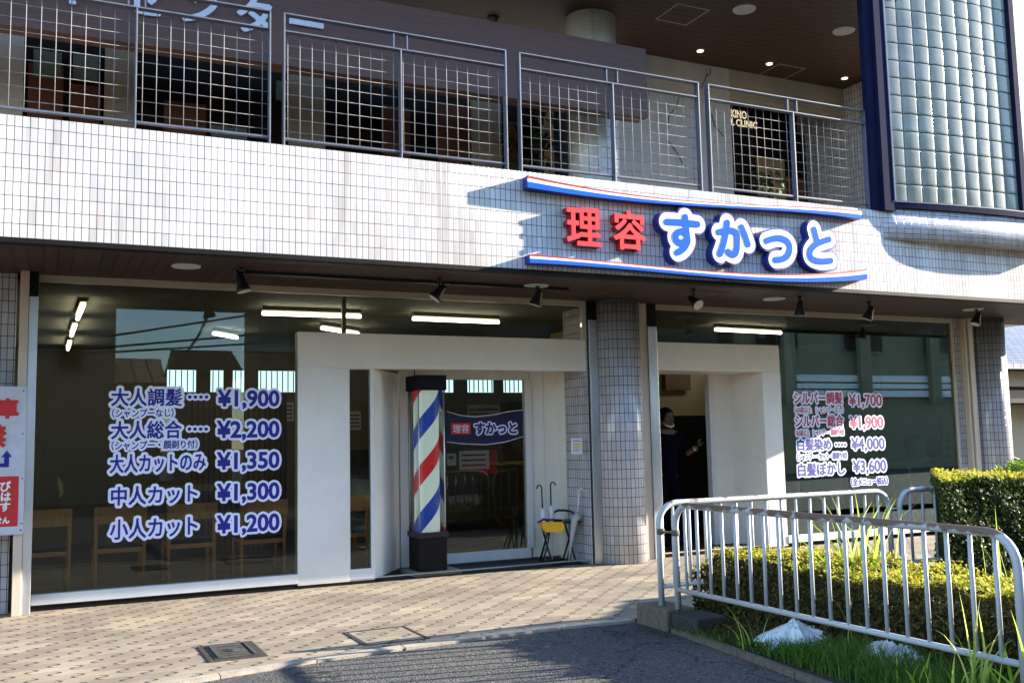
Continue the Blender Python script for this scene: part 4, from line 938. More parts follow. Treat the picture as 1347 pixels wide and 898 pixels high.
def spot(p, aim, label):
    t = thing('spotlight', (p.x, p.y, SOF+0.011), label, 'spotlight', 'black spotlights under the soffit')
    MB().cyl((p.x, p.y), 0.022, SOF-0.02, SOF+0.011, 12).tube([(p.x, p.y, SOF-0.02), (p.x, p.y, SOF-0.10)], 0.011, 8).build('stem', MT['black'], t)
    a = Vector(aim).normalized(); c0 = Vector((p.x, p.y, SOF-0.115))
    b = c0-a*0.05; MB().tube([b-a*0.03, b, b+a*0.06, b+a*0.11, b+a*0.13], 0.05, 18, radii=[0.022, 0.036, 0.042, 0.062, 0.066]).build('lamp_head', MT['black'], t)
    MB().tube([b+a*0.1305, b+a*0.134], 0.057, 18).build('lens', MT['whitelamp'], t)
spots = [((318, 352), (.25, -.1, -1), 'black spotlight hanging at the left end of the lighting track'), ((578, 366), (-.55, .15, -.75), 'black spotlight on the track right above the white surround'),
         ((707, 374), (-.25, .2, -.9), 'black spotlight just under the round light above the entrance'), ((912, 380), (.1, -.7, -.55), 'black spotlight turned outwards showing its pale lens'),
         ((1052, 390), (.05, .15, -1), 'black spotlight hanging above the red price row of the right window'), ((1143, 397), (-.25, .3, -.9), 'black spotlight tilted toward the right window, left of the end pillar'),
         ((1284, 405), (-.35, .1, -.9), 'black spotlight in front of the end pillar')]
for q, a, lab in spots: spot(onZ(*q, SOF+0.011), a, lab)

# ================================================================== barber pole
BP = thing('barber_pole', (3.60, 9.57, 0), 'tall barber pole with red, white and blue stripes in a clear case', 'barber pole')
bx0, bx1, by0, by1 = 3.465, 3.765, 9.42, 9.73
MB().box((bx0-0.07, by0-0.05, 0.007), (bx1+0.14, by1+0.06, 0.045)).build('foot_plate', mat('grey_foot_plate', (0.26, 0.26, 0.26), 0.6), BP, 0.004)
MB().box((bx0, by0, 0.046), (bx1, by1, 0.375)).build('base_box', MT['darkbrown'], BP, 0.006)
MB().box((bx0-0.012, by0-0.012, 0.376), (bx1+0.012, by1+0.012, 0.43)).sphere((bx0+0.08, by0-0.014, .395), .012, 8, 6).sphere((bx1-0.08, by0-0.014, .395), .012, 8, 6).build('base_collar', MT['black'], BP, 0.005)
MB().box((bx0-0.014, by0-0.014, 1.862), (bx1+0.014, by1+0.014, 2.015)).build('cap', mat('near_black_cap', (0.005, 0.005, 0.009), 0.6, spec=0.15), BP, 0.006)
def stripes():
    m, N, L, P = newmat('barber_stripes'); uv = N.new('ShaderNodeUVMap'); uv.uv_map = 'UVMap'; sp = N.new('ShaderNodeSeparateXYZ'); L.new(uv.outputs[0], sp.inputs[0])
    def mth(op, a, b):
        x = N.new('ShaderNodeMath'); x.operation = op
        for i, q in enumerate((a, b)):
            if isinstance(q, (int, float)): x.inputs[i].default_value = q
            else: L.new(q, x.inputs[i])
        return x.outputs[0]
    # u = angle in turns (0..1), v = metres; lead 1.12 m per turn
    t = mth('FRACT', mth('SUBTRACT', mth('ADD', mth('DIVIDE', sp.outputs[1], 1.12), 0.335), sp.outputs[0]), 1.0) if False else None
    f = mth('SUBTRACT', mth('DIVIDE', sp.outputs[1], 0.94), sp.outputs[0]); f = mth('ADD', f, 10.158)
    fr = N.new('ShaderNodeMath'); fr.operation = 'FRACT'; L.new(f, fr.inputs[0])
    rp = N.new('ShaderNodeValToRGB'); rp.color_ramp.interpolation = 'CONSTANT'; el = rp.color_ramp.elements
    W_ = (0.70, 0.80, 0.70, 1); el[0].color = (0.010, 0.05, 0.36, 1); el[1].position = 0.22; el[1].color = W_
    e = el.new(0.50); e.color = (0.55, 0.012, 0.016, 1); e = el.new(0.72); e.color = W_
    L.new(fr.outputs[0], rp.inputs[0]); L.new(rp.outputs[0], P.inputs['Base Color']); P.inputs['Roughness'].default_value = 0.4
    L.new(rp.outputs[0], P.inputs['Emission Color']); P.inputs['Emission Strength'].default_value = 0.05   # the drum is a lit lamp
    return m
dm = MB(); n = 40; cx, cy, rr = 3.612, 9.575, 0.131
for k in range(n):
    t0, t1 = k/n, (k+1)/n
    pt = lambda t, z: (cx+rr*math.cos(2*math.pi*t), cy+rr*math.sin(2*math.pi*t), z)
    dm.face([pt(t0, .431), pt(t1, .431), pt(t1, 1.861), pt(t0, 1.861)], [(t0, .431), (t1, .431), (t1, 1.861), (t0, 1.861)], smooth=True)
dm.build('striped_drum', stripes(), BP)
MB().box((bx0+0.015, by0+0.012, 0.431), (bx1-0.010, by0+0.016, 1.861)).box((bx1-0.018, by0+0.017, 0.431), (bx1-0.014, by1-0.02, 1.861)).box((bx0+0.015, by0+0.017, 0.431), (bx0+0.019, by1-0.02, 1.861)).build('clear_case', MT['clearplastic'], BP)
mb = MB()
for x, y in ((bx0+0.012, by0+0.010), (bx1-0.012, by0+0.010), (bx1-0.012, by1-0.015), (bx0+0.012, by1-0.015)): mb.tube([(x, y, .431), (x, y, 1.861)], 0.006, 8)
mb.build('corner_rods', MT['steel'], BP)
mb = MB().tube([(3.50, 9.6, 2.016), (3.50, 9.6, 2.085)], 0.006, 6); mb.build('cable', MT['black'], BP)

# ================================================================== umbrella stand and umbrellas
US = thing('umbrella_stand', (5.08, 9.62, 0), 'black folding frame umbrella stand beside the entrance door', 'umbrella stand')
fr = MB(); r = 0.011
xa, xb_, ya, yb_ = 4.97, 5.26, 9.46, 9.70
for x in (xa, xb_):
    fr.tube([(x, ya-0.02, 0.02), (x+0.005, yb_, 0.44)], r); fr.tube([(x, yb_+0.02, 0.02), (x-0.005, ya, 0.44)], r)
    fr.tube([(x-0.09, ya+0.02, 0.02), (x, ya+0.06, 0.25), (x+0.06, ya+0.10, 0.44)], r*0.9)
for y, z in ((ya, 0.44), (yb_, 0.44)): fr.tube([(xa-0.03, y, z), (xb_+0.08, y, z)], r)
fr.tube([(xa, ya-0.02, 0.02), (xb_, ya-0.02, 0.02)], r*.8); fr.tube([(xa, yb_+0.02, 0.02), (xb_, yb_+0.02, 0.02)], r*.8)
fr.build('frame', MT['black'], US)
MB().tube([(5.12, 9.70, 0.46), (5.14, 9.70, 0.53), (5.19, 9.70, 0.555), (5.28, 9.70, 0.55), (5.35, 9.68, 0.535), (5.375, 9.62, 0.50), (5.36, 9.56, 0.45)], 0.013, 8).build('arm_loop', MT['black'], US)
MB().box((5.12, 9.50, 0.42), (5.34, 9.72, 0.455)).build('top_tray', MT['dark_in'], US, 0.006)
YT = thing('yellow_tray', (4.98, 9.47, 0.36), 'yellow plastic tray hooked on the front of the umbrella stand', 'tray')
MB().prism([(4.86, 0.46), (5.10, 0.45), (5.125, 0.40), (5.09, 0.345), (4.90, 0.355), (4.855, 0.41)], (9.42, 9.485), 'y').build('tray', MT['yellow'], YT, 0.012)
MB().tube([(4.84, 9.485, 0.455), (4.90, 9.485, 0.485), (5.12, 9.485, 0.465)], 0.012, 8).build('rim', MT['dark_in'], YT)
def umbrella(x, y, ztop, m_film, m_handle, label, lean=0.0, flare=0.03, tip=0.03):
    t = thing('umbrella', (x, y, 0), label, 'umbrella', 'umbrellas leaning in the stand')
    hx = x+lean
    MB().tube([(x, y, tip), (x+lean*.15, y, 0.16), (x+lean*.55, y, 0.46), (x+lean*.75, y, ztop-0.30), (x+lean*.8, y, ztop-0.25)], 0.02, 10, radii=[0.005, 0.012, flare, flare*1.15, 0.010]).build('canopy', m_film, t)
    sg = -1 if m_handle != MT['greyumb'] else 1
    k = -1 if lean >= 0 else 1
    pts = [(hx-lean*.2, y, ztop-0.26), (hx, y, ztop-0.06)]
    for a in np.linspace(0, math.pi, 8): pts.append((hx-0.03*sg2(label)*(1-math.cos(a)), y, ztop-0.04+0.04*math.sin(a)))
    MB().tube(pts, 0.008, 8).build('handle', m_handle, t)
def sg2(l): return 1 if 'leftmost' in l else -1
umbrella(5.00, 9.66, 0.84, MT['umbplastic'], MT['black'], 'leftmost closed clear umbrella with black curved handle', -0.02)
umbrella(5.10, 9.68, 0.865, MT['umbplastic'], MT['black'], 'closed clear umbrella standing upright between the other two, black handle', 0.0)
umbrella(5.16, 9.42, 0.80, MT['greyumb'], MT['umbplastic'], 'closed grey-white umbrella with pale handle, nearest the pillar', 0.15, 0.038)

# ================================================================== pipe guard railings
def guard(name_label, p0, dirv, L, n, zb=0.16, h=0.70, r=0.022, m=None, offs=0.12):
    m = m or MT['railwhite']
    """rounded pipe frame with flat bars; local x along dir"""
    d = Vector(dirv); P = lambda u, z: (p0[0]+d.x*u, p0[1]+d.y*u, z)
    t = thing('guard_railing', (p0[0], p0[1], 0.0), name_label, 'railing', 'white pipe guard railings')
    zt = zb+h; R_ = 0.15
    pts = [P(0, zb-0.02), P(0, zt-R_)]
    for a in np.linspace(0, math.pi/2, 7)[1:]: pts.append(P(R_*(1-math.cos(a)), zt-R_+R_*math.sin(a)))
    for a in np.linspace(math.pi/2, 0, 7): pts.append(P(L-R_*(1-math.cos(a)), zt-R_+R_*math.sin(a)))
    pts += [P(L, zb-0.02)]
    MB().tube(pts, r, 12).build('pipe_frame', m, t)
    MB().tube([P(0, zb+0.115), P(L, zb+0.115)], 0.017, 8).build('lower_rail', m, t)
    for k in range(n):
        u = offs+(L-2*offs)*k/(n-1)
        zt_ = zt-0.02 if R_ < u < L-R_ else zt-R_+math.sqrt(max(0, R_**2-(R_-min(u, L-u))**2))-0.02
        MB().tube([P(u, zb+0.117), P(u, zt_)], 0.0115, 8).build('bar', MT['railwhite'], t)
    return t, P
g1, P1 = guard('pipe guard railing running along the pavement in front of the right entrance', (4.045, 6.02), (1, 0, 0), 2.25, 15)
g2, P2 = guard('weathered pipe guard railing along the parking lot edge with rust on its top rail', (4.06, 5.84), (0, -1, 0), 2.70, 19, offs=0.115, m=MT['railrust'])
g3, P3 = guard('short visible end of a pipe guard railing emerging from the tall hedge', (6.39, 6.00), (1, 0, 0), 2.25, 15)
cl = thing('rail_clamp', (4.05, 5.92, 0.72), 'small rusty clamp tying the two corner railing posts together', 'clamp')
MB().tube([(4.03, 6.0, 0.665), (4.06, 5.84, 0.665)], 0.009, 6).tube([(4.045, 6.0, 0.645), (4.045, 6.0, 0.685)], 0.028, 10).tube([(4.06, 5.84, 0.645), (4.06, 5.84, 0.685)], 0.028, 10).build('clamp', MT['granite'], cl)
cl2 = thing('rail_clamp', (6.34, 6.0, 0.72), 'small clamp joining two pavement railings beside the tall hedge', 'clamp')
MB().tube([(6.295, 6.0, 0.715), (6.39, 6.0, 0.715)], 0.009, 6).build('clamp', MT['railwhite'], cl2)
# corner stones
def stone(a, b, m, lab):
    mb = MB(); x0, y0, z0 = a; x1, y1, z1 = b; n = 5
    o = mb.box(a, b).build('corner_stone', m, None, 0.012); tag(o, lab, 'stone block', 'stone blocks under the corner railing posts'); return o
stone((3.955, 5.83, -0.01), (4.20, 6.22, 0.142), MT['granite'], 'pale rough granite block under the corner railing posts')
stone((3.985, 5.52, -0.01), (4.24, 5.822, 0.125), MT['granite_dark'], 'darker stone block next to the pale corner block')

# ================================================================== vegetation
def leaves(name, pts, nrm, size, m, parent=None, kind=None, jitter=0.8, asp=0.55, sizevar=0.4):
    pts = np.asarray(pts, float); n = len(pts); nr = np.asarray(nrm, float)+rng.normal(0, jitter, (n, 3)); nr /= np.linalg.norm(nr, axis=1)[:, None]+1e-9
    a = rng.normal(0, 1, (n, 3)); a -= (a*nr).sum(1)[:, None]*nr; a /= np.linalg.norm(a, axis=1)[:, None]+1e-9
    b = np.cross(nr, a); s = size*(1+rng.uniform(-sizevar, sizevar, n))[:, None]
    V = np.empty((n, 4, 3)); bend = nr*s*0.22
    V[:, 0] = pts-a*s; V[:, 1] = pts+b*s*asp+bend*0.6; V[:, 2] = pts+a*s-bend*.3; V[:, 3] = pts-b*s*asp+bend*0.6
    off = WL[parent.name] if parent else Vector((0, 0, 0))
    V = V.reshape(-1, 3)-np.array(off)
    me = bpy.data.meshes.new(name); me.vertices.add(4*n); me.vertices.foreach_set('co', V.ravel())
    me.loops.add(4*n); me.loops.foreach_set('vertex_index', np.arange(4*n, dtype=np.int32))
    me.polygons.add(n); me.polygons.foreach_set('loop_start', np.arange(0, 4*n, 4, dtype=np.int32)); me.polygons.foreach_set('loop_total', np.full(n, 4, np.int32))
    me.update(calc_edges=True); me.materials.append(m)
    o = bpy.data.objects.new(name, me); COL.objects.link(o)
    if parent: o.parent = parent
    WL[o.name] = Vector(off); return o
def hedge_pts(x0, x1, y0, y1, zfun, n, depth, lump, faces='tfblr'):
    """points on the clipped faces of a hedge box with lumpy surface"""
    A = {'t': (x1-x0)*(y1-y0), 'f': (x1-x0)*0.6, 'b': (x1-x0)*0.6, 'l': (y1-y0)*0.6, 'r': (y1-y0)*0.6}
    tot = sum(A[c] for c in faces); P = []; Nn = []
    for c in faces:
        k = int(n*A[c]/tot); u = rng.uniform(0, 1, k); v = rng.uniform(0, 1, k)**0.9; d = np.abs(rng.normal(0, depth, k))
        if c == 't': x = x0+u*(x1-x0); y = y0+v*(y1-y0); z = zfun(x, y)-d; nn = (0, 0, 1)
        elif c in 'fb': x = x0+u*(x1-x0); y = (y0+d if c == 'f' else y1-d); z = 0.03+v*(zfun(x, np.full(k, y0 if c == 'f' else y1))-0.03); nn = (0, -1 if c == 'f' else 1, 0.15)
        else: y = y0+u*(y1-y0); x = (x0+d if c == 'l' else x1-d); z = 0.03+v*(zfun(np.full(k, x0 if c == 'l' else x1), y)-0.03); nn = (-1 if c == 'l' else 1, 0, 0.15)
        L = lump*(np.sin(9*x+1.3*z*7)+np.sin(11*y+5*z)+0.7*np.sin(23*x+17*y+13*z))
        if c != 't':
            if c in 'fb': y = y+L*(1 if c == 'b' else -1)
            else: x = x+L*(1 if c == 'r' else -1)
        P.append(np.stack([x, y, z], 1)); Nn.append(np.tile(nn, (k, 1)))
    return np.concatenate(P), np.concatenate(Nn)
# low azalea hedge behind the lot railing
def zl(x, y): return 0.485+0.022*np.sin(5*x+3*y)+0.018*np.sin(13*y+2)+0.012*np.sin(31*x+19*y)-0.17*np.clip((y-5.55)/0.6, 0, 1)**2
hx0, hx1, hy0, hy1 = 4.36, 5.02, 2.7, 6.12
LH = thing('low_hedge', (4.7, 4.3, 0), 'low clipped azalea hedge with sunlit yellow-green top behind the lot railing', 'hedge')
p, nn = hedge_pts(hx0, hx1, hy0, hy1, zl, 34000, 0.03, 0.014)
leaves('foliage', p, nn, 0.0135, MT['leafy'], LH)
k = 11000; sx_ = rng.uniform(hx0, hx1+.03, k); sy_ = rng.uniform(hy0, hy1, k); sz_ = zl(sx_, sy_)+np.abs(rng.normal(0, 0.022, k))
leaves('sunlit_top_leaves', np.stack([sx_, sy_, sz_], 1), np.tile((0.35, 0, 1), (k, 1)), 0.0125, MT['leafsunlit'], LH)  # brightened leaves paint the sun on the hedge top
cb = MB()
for yy in np.arange(hy0+0.05, hy1-0.1, 0.25): cb.box((hx0+0.09, yy, 0.05), (hx1-0.09, min(yy+0.25, hy1-.1), float(zl(np.array(4.7), np.array(yy+.12)))-0.10))
cb.build('twigs', MT['twig'], LH)
# tall hedge at the right
tx0, tx1, ty0, ty1 = 6.32, 9.4, 5.5, 6.5
def zt2(x, y): return 0.945+0.012*np.sin(6*x+2*y)+0.01*np.sin(17*x)+0.008*np.sin(29*y+11*x)
SH = 1.02            # its left end is clipped at a slant
def shear(p): p[:, 0] += (p[:, 1]-ty0)*SH; return p
TH = thing('tall_hedge', (8.2, 6.2, 0), 'tall dark green boxy hedge with flat top in front of the end pillar', 'hedge')
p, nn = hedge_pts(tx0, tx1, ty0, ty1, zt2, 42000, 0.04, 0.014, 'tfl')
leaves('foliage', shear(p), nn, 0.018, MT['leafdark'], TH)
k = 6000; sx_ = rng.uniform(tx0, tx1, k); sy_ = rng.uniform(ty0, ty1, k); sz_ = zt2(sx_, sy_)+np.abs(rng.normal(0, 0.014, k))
leaves('clipped_top', shear(np.stack([sx_, sy_, sz_], 1)), np.tile((0.2, 0, 1), (k, 1)), 0.016, MT['leafsunlit'], TH)  # same brightened leaves paint the sunlight along this top
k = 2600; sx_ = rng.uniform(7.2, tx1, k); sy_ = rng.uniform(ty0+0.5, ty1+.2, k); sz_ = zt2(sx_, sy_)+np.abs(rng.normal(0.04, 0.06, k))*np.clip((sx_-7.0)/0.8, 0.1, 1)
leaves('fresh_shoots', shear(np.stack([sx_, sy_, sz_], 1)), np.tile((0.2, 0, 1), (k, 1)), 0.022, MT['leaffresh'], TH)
MB().prism([(tx0+.12, ty0+.1), (tx1, ty0+.1), (tx1+.8, ty1-.1), (tx0+.12+.8*SH, ty1-.1)], (0.02, 0.84)).build('twigs', MT['twig'], TH)
# dark ground cover between the hedges
k = 9000; gx = rng.uniform(5.05, 8.4, k); gy = rng.uniform(3.4, 5.45, k); gz = 0.08+rng.uniform(0, 0.16, k)
gc = leaves('ground_cover', np.stack([gx, gy, gz], 1), np.tile((0, 0, 1), (k, 1)), 0.028, MT['leafdark']); gc['kind'] = 'stuff'
def blades(name, roots, hts, wid, lean, m, parent=None, segs=4):
    n = len(roots); V = []; F = []
    off = WL[parent.name] if parent else Vector((0, 0, 0))
    for i, (x, y, z) in enumerate(roots):
        h = hts[i]; a = rng.uniform(0, 2*math.pi); ln = lean[i]; dx, dy = math.cos(a)*ln, math.sin(a)*ln
        fa = rng.uniform(0, math.pi); wx, wy = math.cos(fa)*wid, math.sin(fa)*wid
        b = len(V)
        for s in range(segs+1):
            t = s/segs; ww = (1-t**1.6)*0.9+0.1*(1-t); droop = t*t
            px, py, pz = x+dx*h*droop, y+dy*h*droop, z+h*(t-ln*0.42*t**3)
            V.append((px-wx*ww-off.x, py-wy*ww-off.y, pz-off.z)); V.append((px+wx*ww-off.x, py+wy*ww-off.y, pz-off.z))
        for s in range(segs): F.append((b+2*s, b+2*s+1, b+2*s+3, b+2*s+2))
    me = bpy.data.meshes.new(name); me.from_pydata(V, [], F); me.materials.append(m)
    o = bpy.data.objects.new(name, me); COL.objects.link(o)
    if parent: o.parent = parent
    WL[o.name] = Vector(off); return o
k = 2600; gy = rng.uniform(4.6, 5.95, k); gx = rng.uniform(4.02, 4.5, k)-(6.1-gy)*0.05
lf0 = leaves('ground_cover', np.stack([gx, gy, 0.03+np.clip(gx-4.0, 0, .3)*.2+rng.uniform(0, 0.035, k)], 1), np.tile((0, 0, 1), (k, 1)), 0.013, MT['leafy']); lf0['kind'] = 'stuff'
k = 700; gy = rng.uniform(5.2, 6.0, k); gx = rng.uniform(3.96, 4.45, k)-(6.1-gy)*0.06
gr0 = blades('grass', list(zip(gx, gy, np.full(k, 0.02))), rng.uniform(0.03, 0.10, k), 0.003, rng.uniform(0.2, 0.9, k), MT['grass']); gr0['kind'] = 'stuff'
# short grass strip along the foot of the lot railing
k = 8000; gy = rng.uniform(2.6, 5.6, k); gx = rng.uniform(0, 1, k)**0.8*0.36+4.02-(6.1-gy)*0.065; dens = rng.uniform(0, 1, k) < np.clip((5.45-gy)/0.6, 0.16, 1)
gx, gy = gx[dens], gy[dens]; hh = rng.uniform(0.06, 0.21, len(gx))*np.clip((5.6-gy)/1.1, 0.35, 1.3)
gr = blades('grass', list(zip(gx, gy, np.full(len(gx), 0.02))), hh, 0.0035, rng.uniform(0.2, 0.9, len(gx)), MT['grass']); gr['kind'] = 'stuff'
k = 900; gy = rng.uniform(2.7, 4.9, k); gx = rng.uniform(4.0, 4.3, k)-(6.1-gy)*0.05
lf = leaves('ground_cover', np.stack([gx, gy, rng.uniform(0.03, 0.10, k)], 1), np.tile((0, 0, 1), (k, 1)), 0.012, MT['grass']); lf['kind'] = 'stuff'
def weed(x, y, n, hmin, hmax, label, z=0.05, spread=0.06, wid=0.011, lean=0.5):
    t = thing('tall_weed', (x, y, z), label, 'weed', 'tall grass weeds around the lot railing')
    roots = [(x+rng.normal(0, spread), y+rng.normal(0, spread), z) for _ in range(n)]
    blades('blades', roots, rng.uniform(hmin, hmax, n), wid, rng.uniform(0.05, lean, n), MT['weed'], t, 6); return t
q = onX(1130, 700, 4.75); weed(4.80, q.y+0.02, 30, 0.60, 1.05, 'tallest clump of sunlit weeds rising above the middle of the low hedge', spread=0.10, wid=0.015)
weed(4.9, 4.02, 12, 0.5, 0.90, 'thin arching weeds behind the low hedge in front of the tall hedge', spread=0.10, lean=0.9)
weed(4.85, 3.45, 12, 0.45, 0.75, 'small weed tuft behind the right end of the low hedge', spread=0.09, lean=0.6)
weed(3.98, 3.30, 26, 0.25, 0.58, 'bright weed clump at the foot of the railing, beside its right end post', 0.03, spread=0.10, lean=0.8)
weed(3.95, 3.62, 14, 0.12, 0.28, 'short bright weeds below the rail near the bottom edge of the photo', 0.03, spread=0.07, lean=0.7)
weed(4.05, 5.02, 7, 0.18, 0.34, 'sparse weed tuft to the left of the first plastic bag', 0.03, spread=0.06, lean=0.9, wid=0.004)
weed(4.33, 4.42, 6, 0.28, 0.5, 'thin weeds between the two plastic bags', 0.03, spread=0.08, lean=0.4, wid=0.004)

# plastic bags
def bag(c, s, label, seed):
    r_ = random.Random(seed); bm = bmesh.new(); bmesh.ops.create_icosphere(bm, subdivisions=5, radius=1.0)
    ph = [r_.uniform(0, 6) for _ in range(8)]
    for v in bm.verts:
        x, y, z = v.co; f = math.atan2(y, x); up_ = max(0, z)
        pl_ = math.sin(9*f+ph[0]+1.5*math.sin(3*f+ph[1]))+0.6*math.sin(17*f+ph[2]+2*z)      # pleats running up to the knot
        k = 1+0.12*math.sin(2*f+ph[3])+0.07*math.sin(5*f+ph[4])+(0.035+0.05*up_)*pl_
        kx = k*(1-0.35*up_**3)
        hgt = (1-(x*x+y*y)**1.5)*0.68 if z > 0 else z*0.2
        hgt += 0.06*pl_*up_+0.13*math.sin(5*x+ph[5])*math.sin(4*y+ph[6])+0.05*math.sin(13*x+7*y+ph[7])
        if z > 0.97: hgt += (z-0.97)*3.5
        v.co = Vector((x*kx*s[0], y*kx*s[1], hgt*s[2]))
    # tied ears
    me = bpy.data.meshes.new('plastic_bag'); bm.to_mesh(me); bm.free(); me.materials.append(MT['bag'])
    for p_ in me.polygons: p_.use_smooth = True
    o = bpy.data.objects.new('plastic_bag', me); COL.objects.link(o); o.location = c; WL[o.name] = Vector(c)
    tag(o, label, 'plastic bag', 'crumpled white plastic bags by the railing'); return o
p = onZ(1050, 842, 0.04); bag((4.24, 4.86, 0.055), (0.23, 0.20, 0.17), 'crumpled white plastic bag on the grass under the railing, nearer the corner stones', 3)
bag((4.27, 4.12, 0.05), (0.19, 0.22, 0.17), 'crumpled white plastic bag partly hidden behind the railing bars, nearer the right end post', 8)

# ================================================================== covers in the paving
dc = thing('drain_cover', (1.17, 6.77, 0), 'small dark cast-iron drain cover set in the paving', 'drain cover')
mb = MB().box((0.995, 6.50, -0.01), (1.36, 7.04, 0.006)); mb.build('frame', MT['iron'], dc, 0.002)
mb = MB().box((1.04, 6.55, 0.0065), (1.315, 6.99, 0.010))
for a in (1.06, 1.285): mb.box((a, 6.56, 0.0105), (a+0.02, 6.98, 0.016))
mb.cyl((1.178, 6.77), 0.05, 0.0105, 0.014, 16, smooth=False).cyl((1.178, 6.77), 0.028, 0.0145, 0.019, 16, smooth=False)
for k in range(5): mb.box((1.10, 6.60+0.075*k, 0.0105), (1.26, 6.605+0.075*k, 0.0135))
mb.build('lid', MT['granite_dark'], dc)
mh = thing('manhole_cover', (2.22, 6.72, 0), 'rectangular paved manhole lid with dark metal rim in the paving', 'manhole cover')
mb = MB(); a0, b0, a1, b1 = 1.99, 6.47, 2.45, 7.0; t = 0.022
mb.box((a0, b0, -.005), (a0+t, b1, .005)).box((a1-t, b0, -.005), (a1, b1, .005)).box((a0+t, b0, -.005), (a1-t, b0+t, .005)).box((a0+t, b1-t, -.005), (a1-t, b1, .005)).build('rim', MT['iron'], mh)
MB().box((a0+t+.004, b0+t+.004, -.01), (a1-t-.004, b1-t-.004, .0035)).build('lid', MT['paving'], mh, 0.006)

# ================================================================== interior things seen through the glass
def chair(x, label):
    t = thing('waiting_chair', (x, 9.95, 0), label, 'chair', 'wooden waiting chairs behind the left window')
    w2 = 0.205
    for s in (-1, 1):
        MB().tube([(x+s*w2, 9.74, 0.0), (x+s*w2, 9.765, 0.44), (x+s*w2, 9.72, 0.80)], 0.018, 8).build('leg', MT['wood'], t)
        MB().tube([(x+s*w2, 10.18, 0.0), (x+s*w2, 10.17, 0.43)], 0.017, 8).build('leg', MT['wood'], t)
    MB().prism([(x-w2-.02, 9.70), (x-w2+.05, 9.715), (x+w2-.05, 9.715), (x+w2+.02, 9.70), (x+w2+.02, 9.725), (x+w2-.05, 9.74), (x-w2+.05, 9.74), (x-w2-.02, 9.725)], (0.66, 0.81)).build('backrest', MT['wood'], t, 0.008)
    MB().box((x-w2+.018, 9.75, 0.395), (x+w2-.018, 9.775, 0.435)).box((x-w2-.01, 9.78, 0.40), (x-w2+.015, 10.17, 0.435)).box((x+w2-.015, 9.78, 0.40), (x+w2+.01, 10.17, 0.435)).build('seat_rail', MT['wood'], t, 0.004)
    MB().box((x-w2, 9.776, 0.436), (x+w2, 10.19, 0.475)).build('seat', MT['seat'], t, 0.012)
    return t
c0 = chair(0.07, 'wooden chair behind the glass, half hidden by the left steel post')
for x, lab in ((0.70, 'wooden chair behind the glass under the first characters of the bottom price row'), (1.325, 'wooden chair behind the glass under the gap before the bottom yen price'), (1.99, 'wooden chair behind the glass under the 1,200 yen figures, beside the white surround'), (2.82, 'wooden chair seen through the narrow slit window')):
    c_ = copy_tree(c0, None, (x-0.07, 0, 0)); c_['label'] = lab
def tubelight(a, b, label, z=2.70, hang=True):
    t = thing('tube_light', ((a[0]+b[0])/2, (a[1]+b[1])/2, z), label, 'tube light', 'white tube lights under the shop ceiling')
    MB().tube([(a[0], a[1], z), (b[0], b[1], z)], 0.020, 8).build('tube', MT['tube'], t)
    d = (Vector((b[0], b[1], 0))-Vector((a[0], a[1], 0))).normalized(); nrm = Vector((-d.y, d.x, 0))*0.03
    MB().prism([(a[0]+nrm.x, a[1]+nrm.y), (b[0]+nrm.x, b[1]+nrm.y), (b[0]-nrm.x, b[1]-nrm.y), (a[0]-nrm.x, a[1]-nrm.y)], (z+0.03, z+0.072)).build('housing', MT['ceiling_in'], t); return t
tubelight((0.364, 10.125), (0.35, 11.25), 'nearest of the three tube lights in line behind the left post'); tubelight((0.345, 11.85), (0.34, 12.95), 'middle one of the three tube lights in line behind the left post'); tubelight((0.345, 13.75), (0.345, 14.75), 'farthest of the three tube lights in line behind the left post')
tubelight((2.074, 10.265), (3.123, 10.235), 'long tube light across the pane joint above the white surround'); tubelight((3.727, 10.257), (4.8, 10.30), 'long tube light above the white surround, over the barber pole'); tubelight((7.869, 10.26), (9.042, 10.36), 'long tube light above the right white surround')
tubelight((1.9, 12.3), (2.25, 12.7), 'short slanting tube light under the reflected sky'); tubelight((3.5, 13.4), (4.3, 13.5), 'far tube light beside the white surround edge'); tubelight((3.0, 11.4), (3.6, 11.9), 'slanting tube light just left of the white surround edge')
cbn = thing('wash_cabinet', (11.0, 10.3, 0), 'dark low cabinet with grey worktop behind the right window', 'cabinet')
MB().box((9.7, 9.55, 0.0), (10.78, 10.05, 0.90)).build('body', MT['dark_in'], cbn, 0.006); MB().box((9.68, 9.53, 0.901), (10.80, 10.07, 0.945)).build('worktop', MT['greycab'], cbn); MB().box((10.38, 9.535, 0.1), (10.40, 9.549, 0.88)).build('trim', MT['steel'], cbn)
hd = thing('hair_dryer_hood', (10.85, 10.3, 0.945), 'dark hooded hair dryer standing on the cabinet behind the right window', 'hair dryer')
MB().sphere((10.72, 9.72, 1.14), 0.155, 18, 12, sc=(1, 1, 1.1)).build('hood', MT['granite_dark'], hd); MB().sphere((10.68, 9.60, 1.14), 0.085, 14, 8, sc=(1, .5, 1.2)).build('visor', MT['pale_item'], hd)
MB().sphere((10.99, 9.68, 1.14), 0.115, 16, 10, sc=(.8, 1, 1.5)).build('second_hood', MT['reddark'], hd); MB().tube([(10.99, 9.68, 1.0), (10.79, 9.72, 0.946)], 0.02).tube([(10.72, 9.72, 1.0), (10.72, 9.72, 0.946)], 0.02).build('stem', MT['steel'], hd)
mp_ = thing('mop', (11.0, 9.75, 0), 'blue mop leaning in the corner behind the right window jamb', 'mop')
MB().tube([(10.86, 9.52, 0.1), (11.02, 9.48, 1.35)], 0.012, 8).build('handle', MT['ltblue'], mp_); MB().sphere((10.93, 9.47, 0.76), 0.09, 14, 8, sc=(1.6, .4, .7)).build('head', MT['ltblue'], mp_)
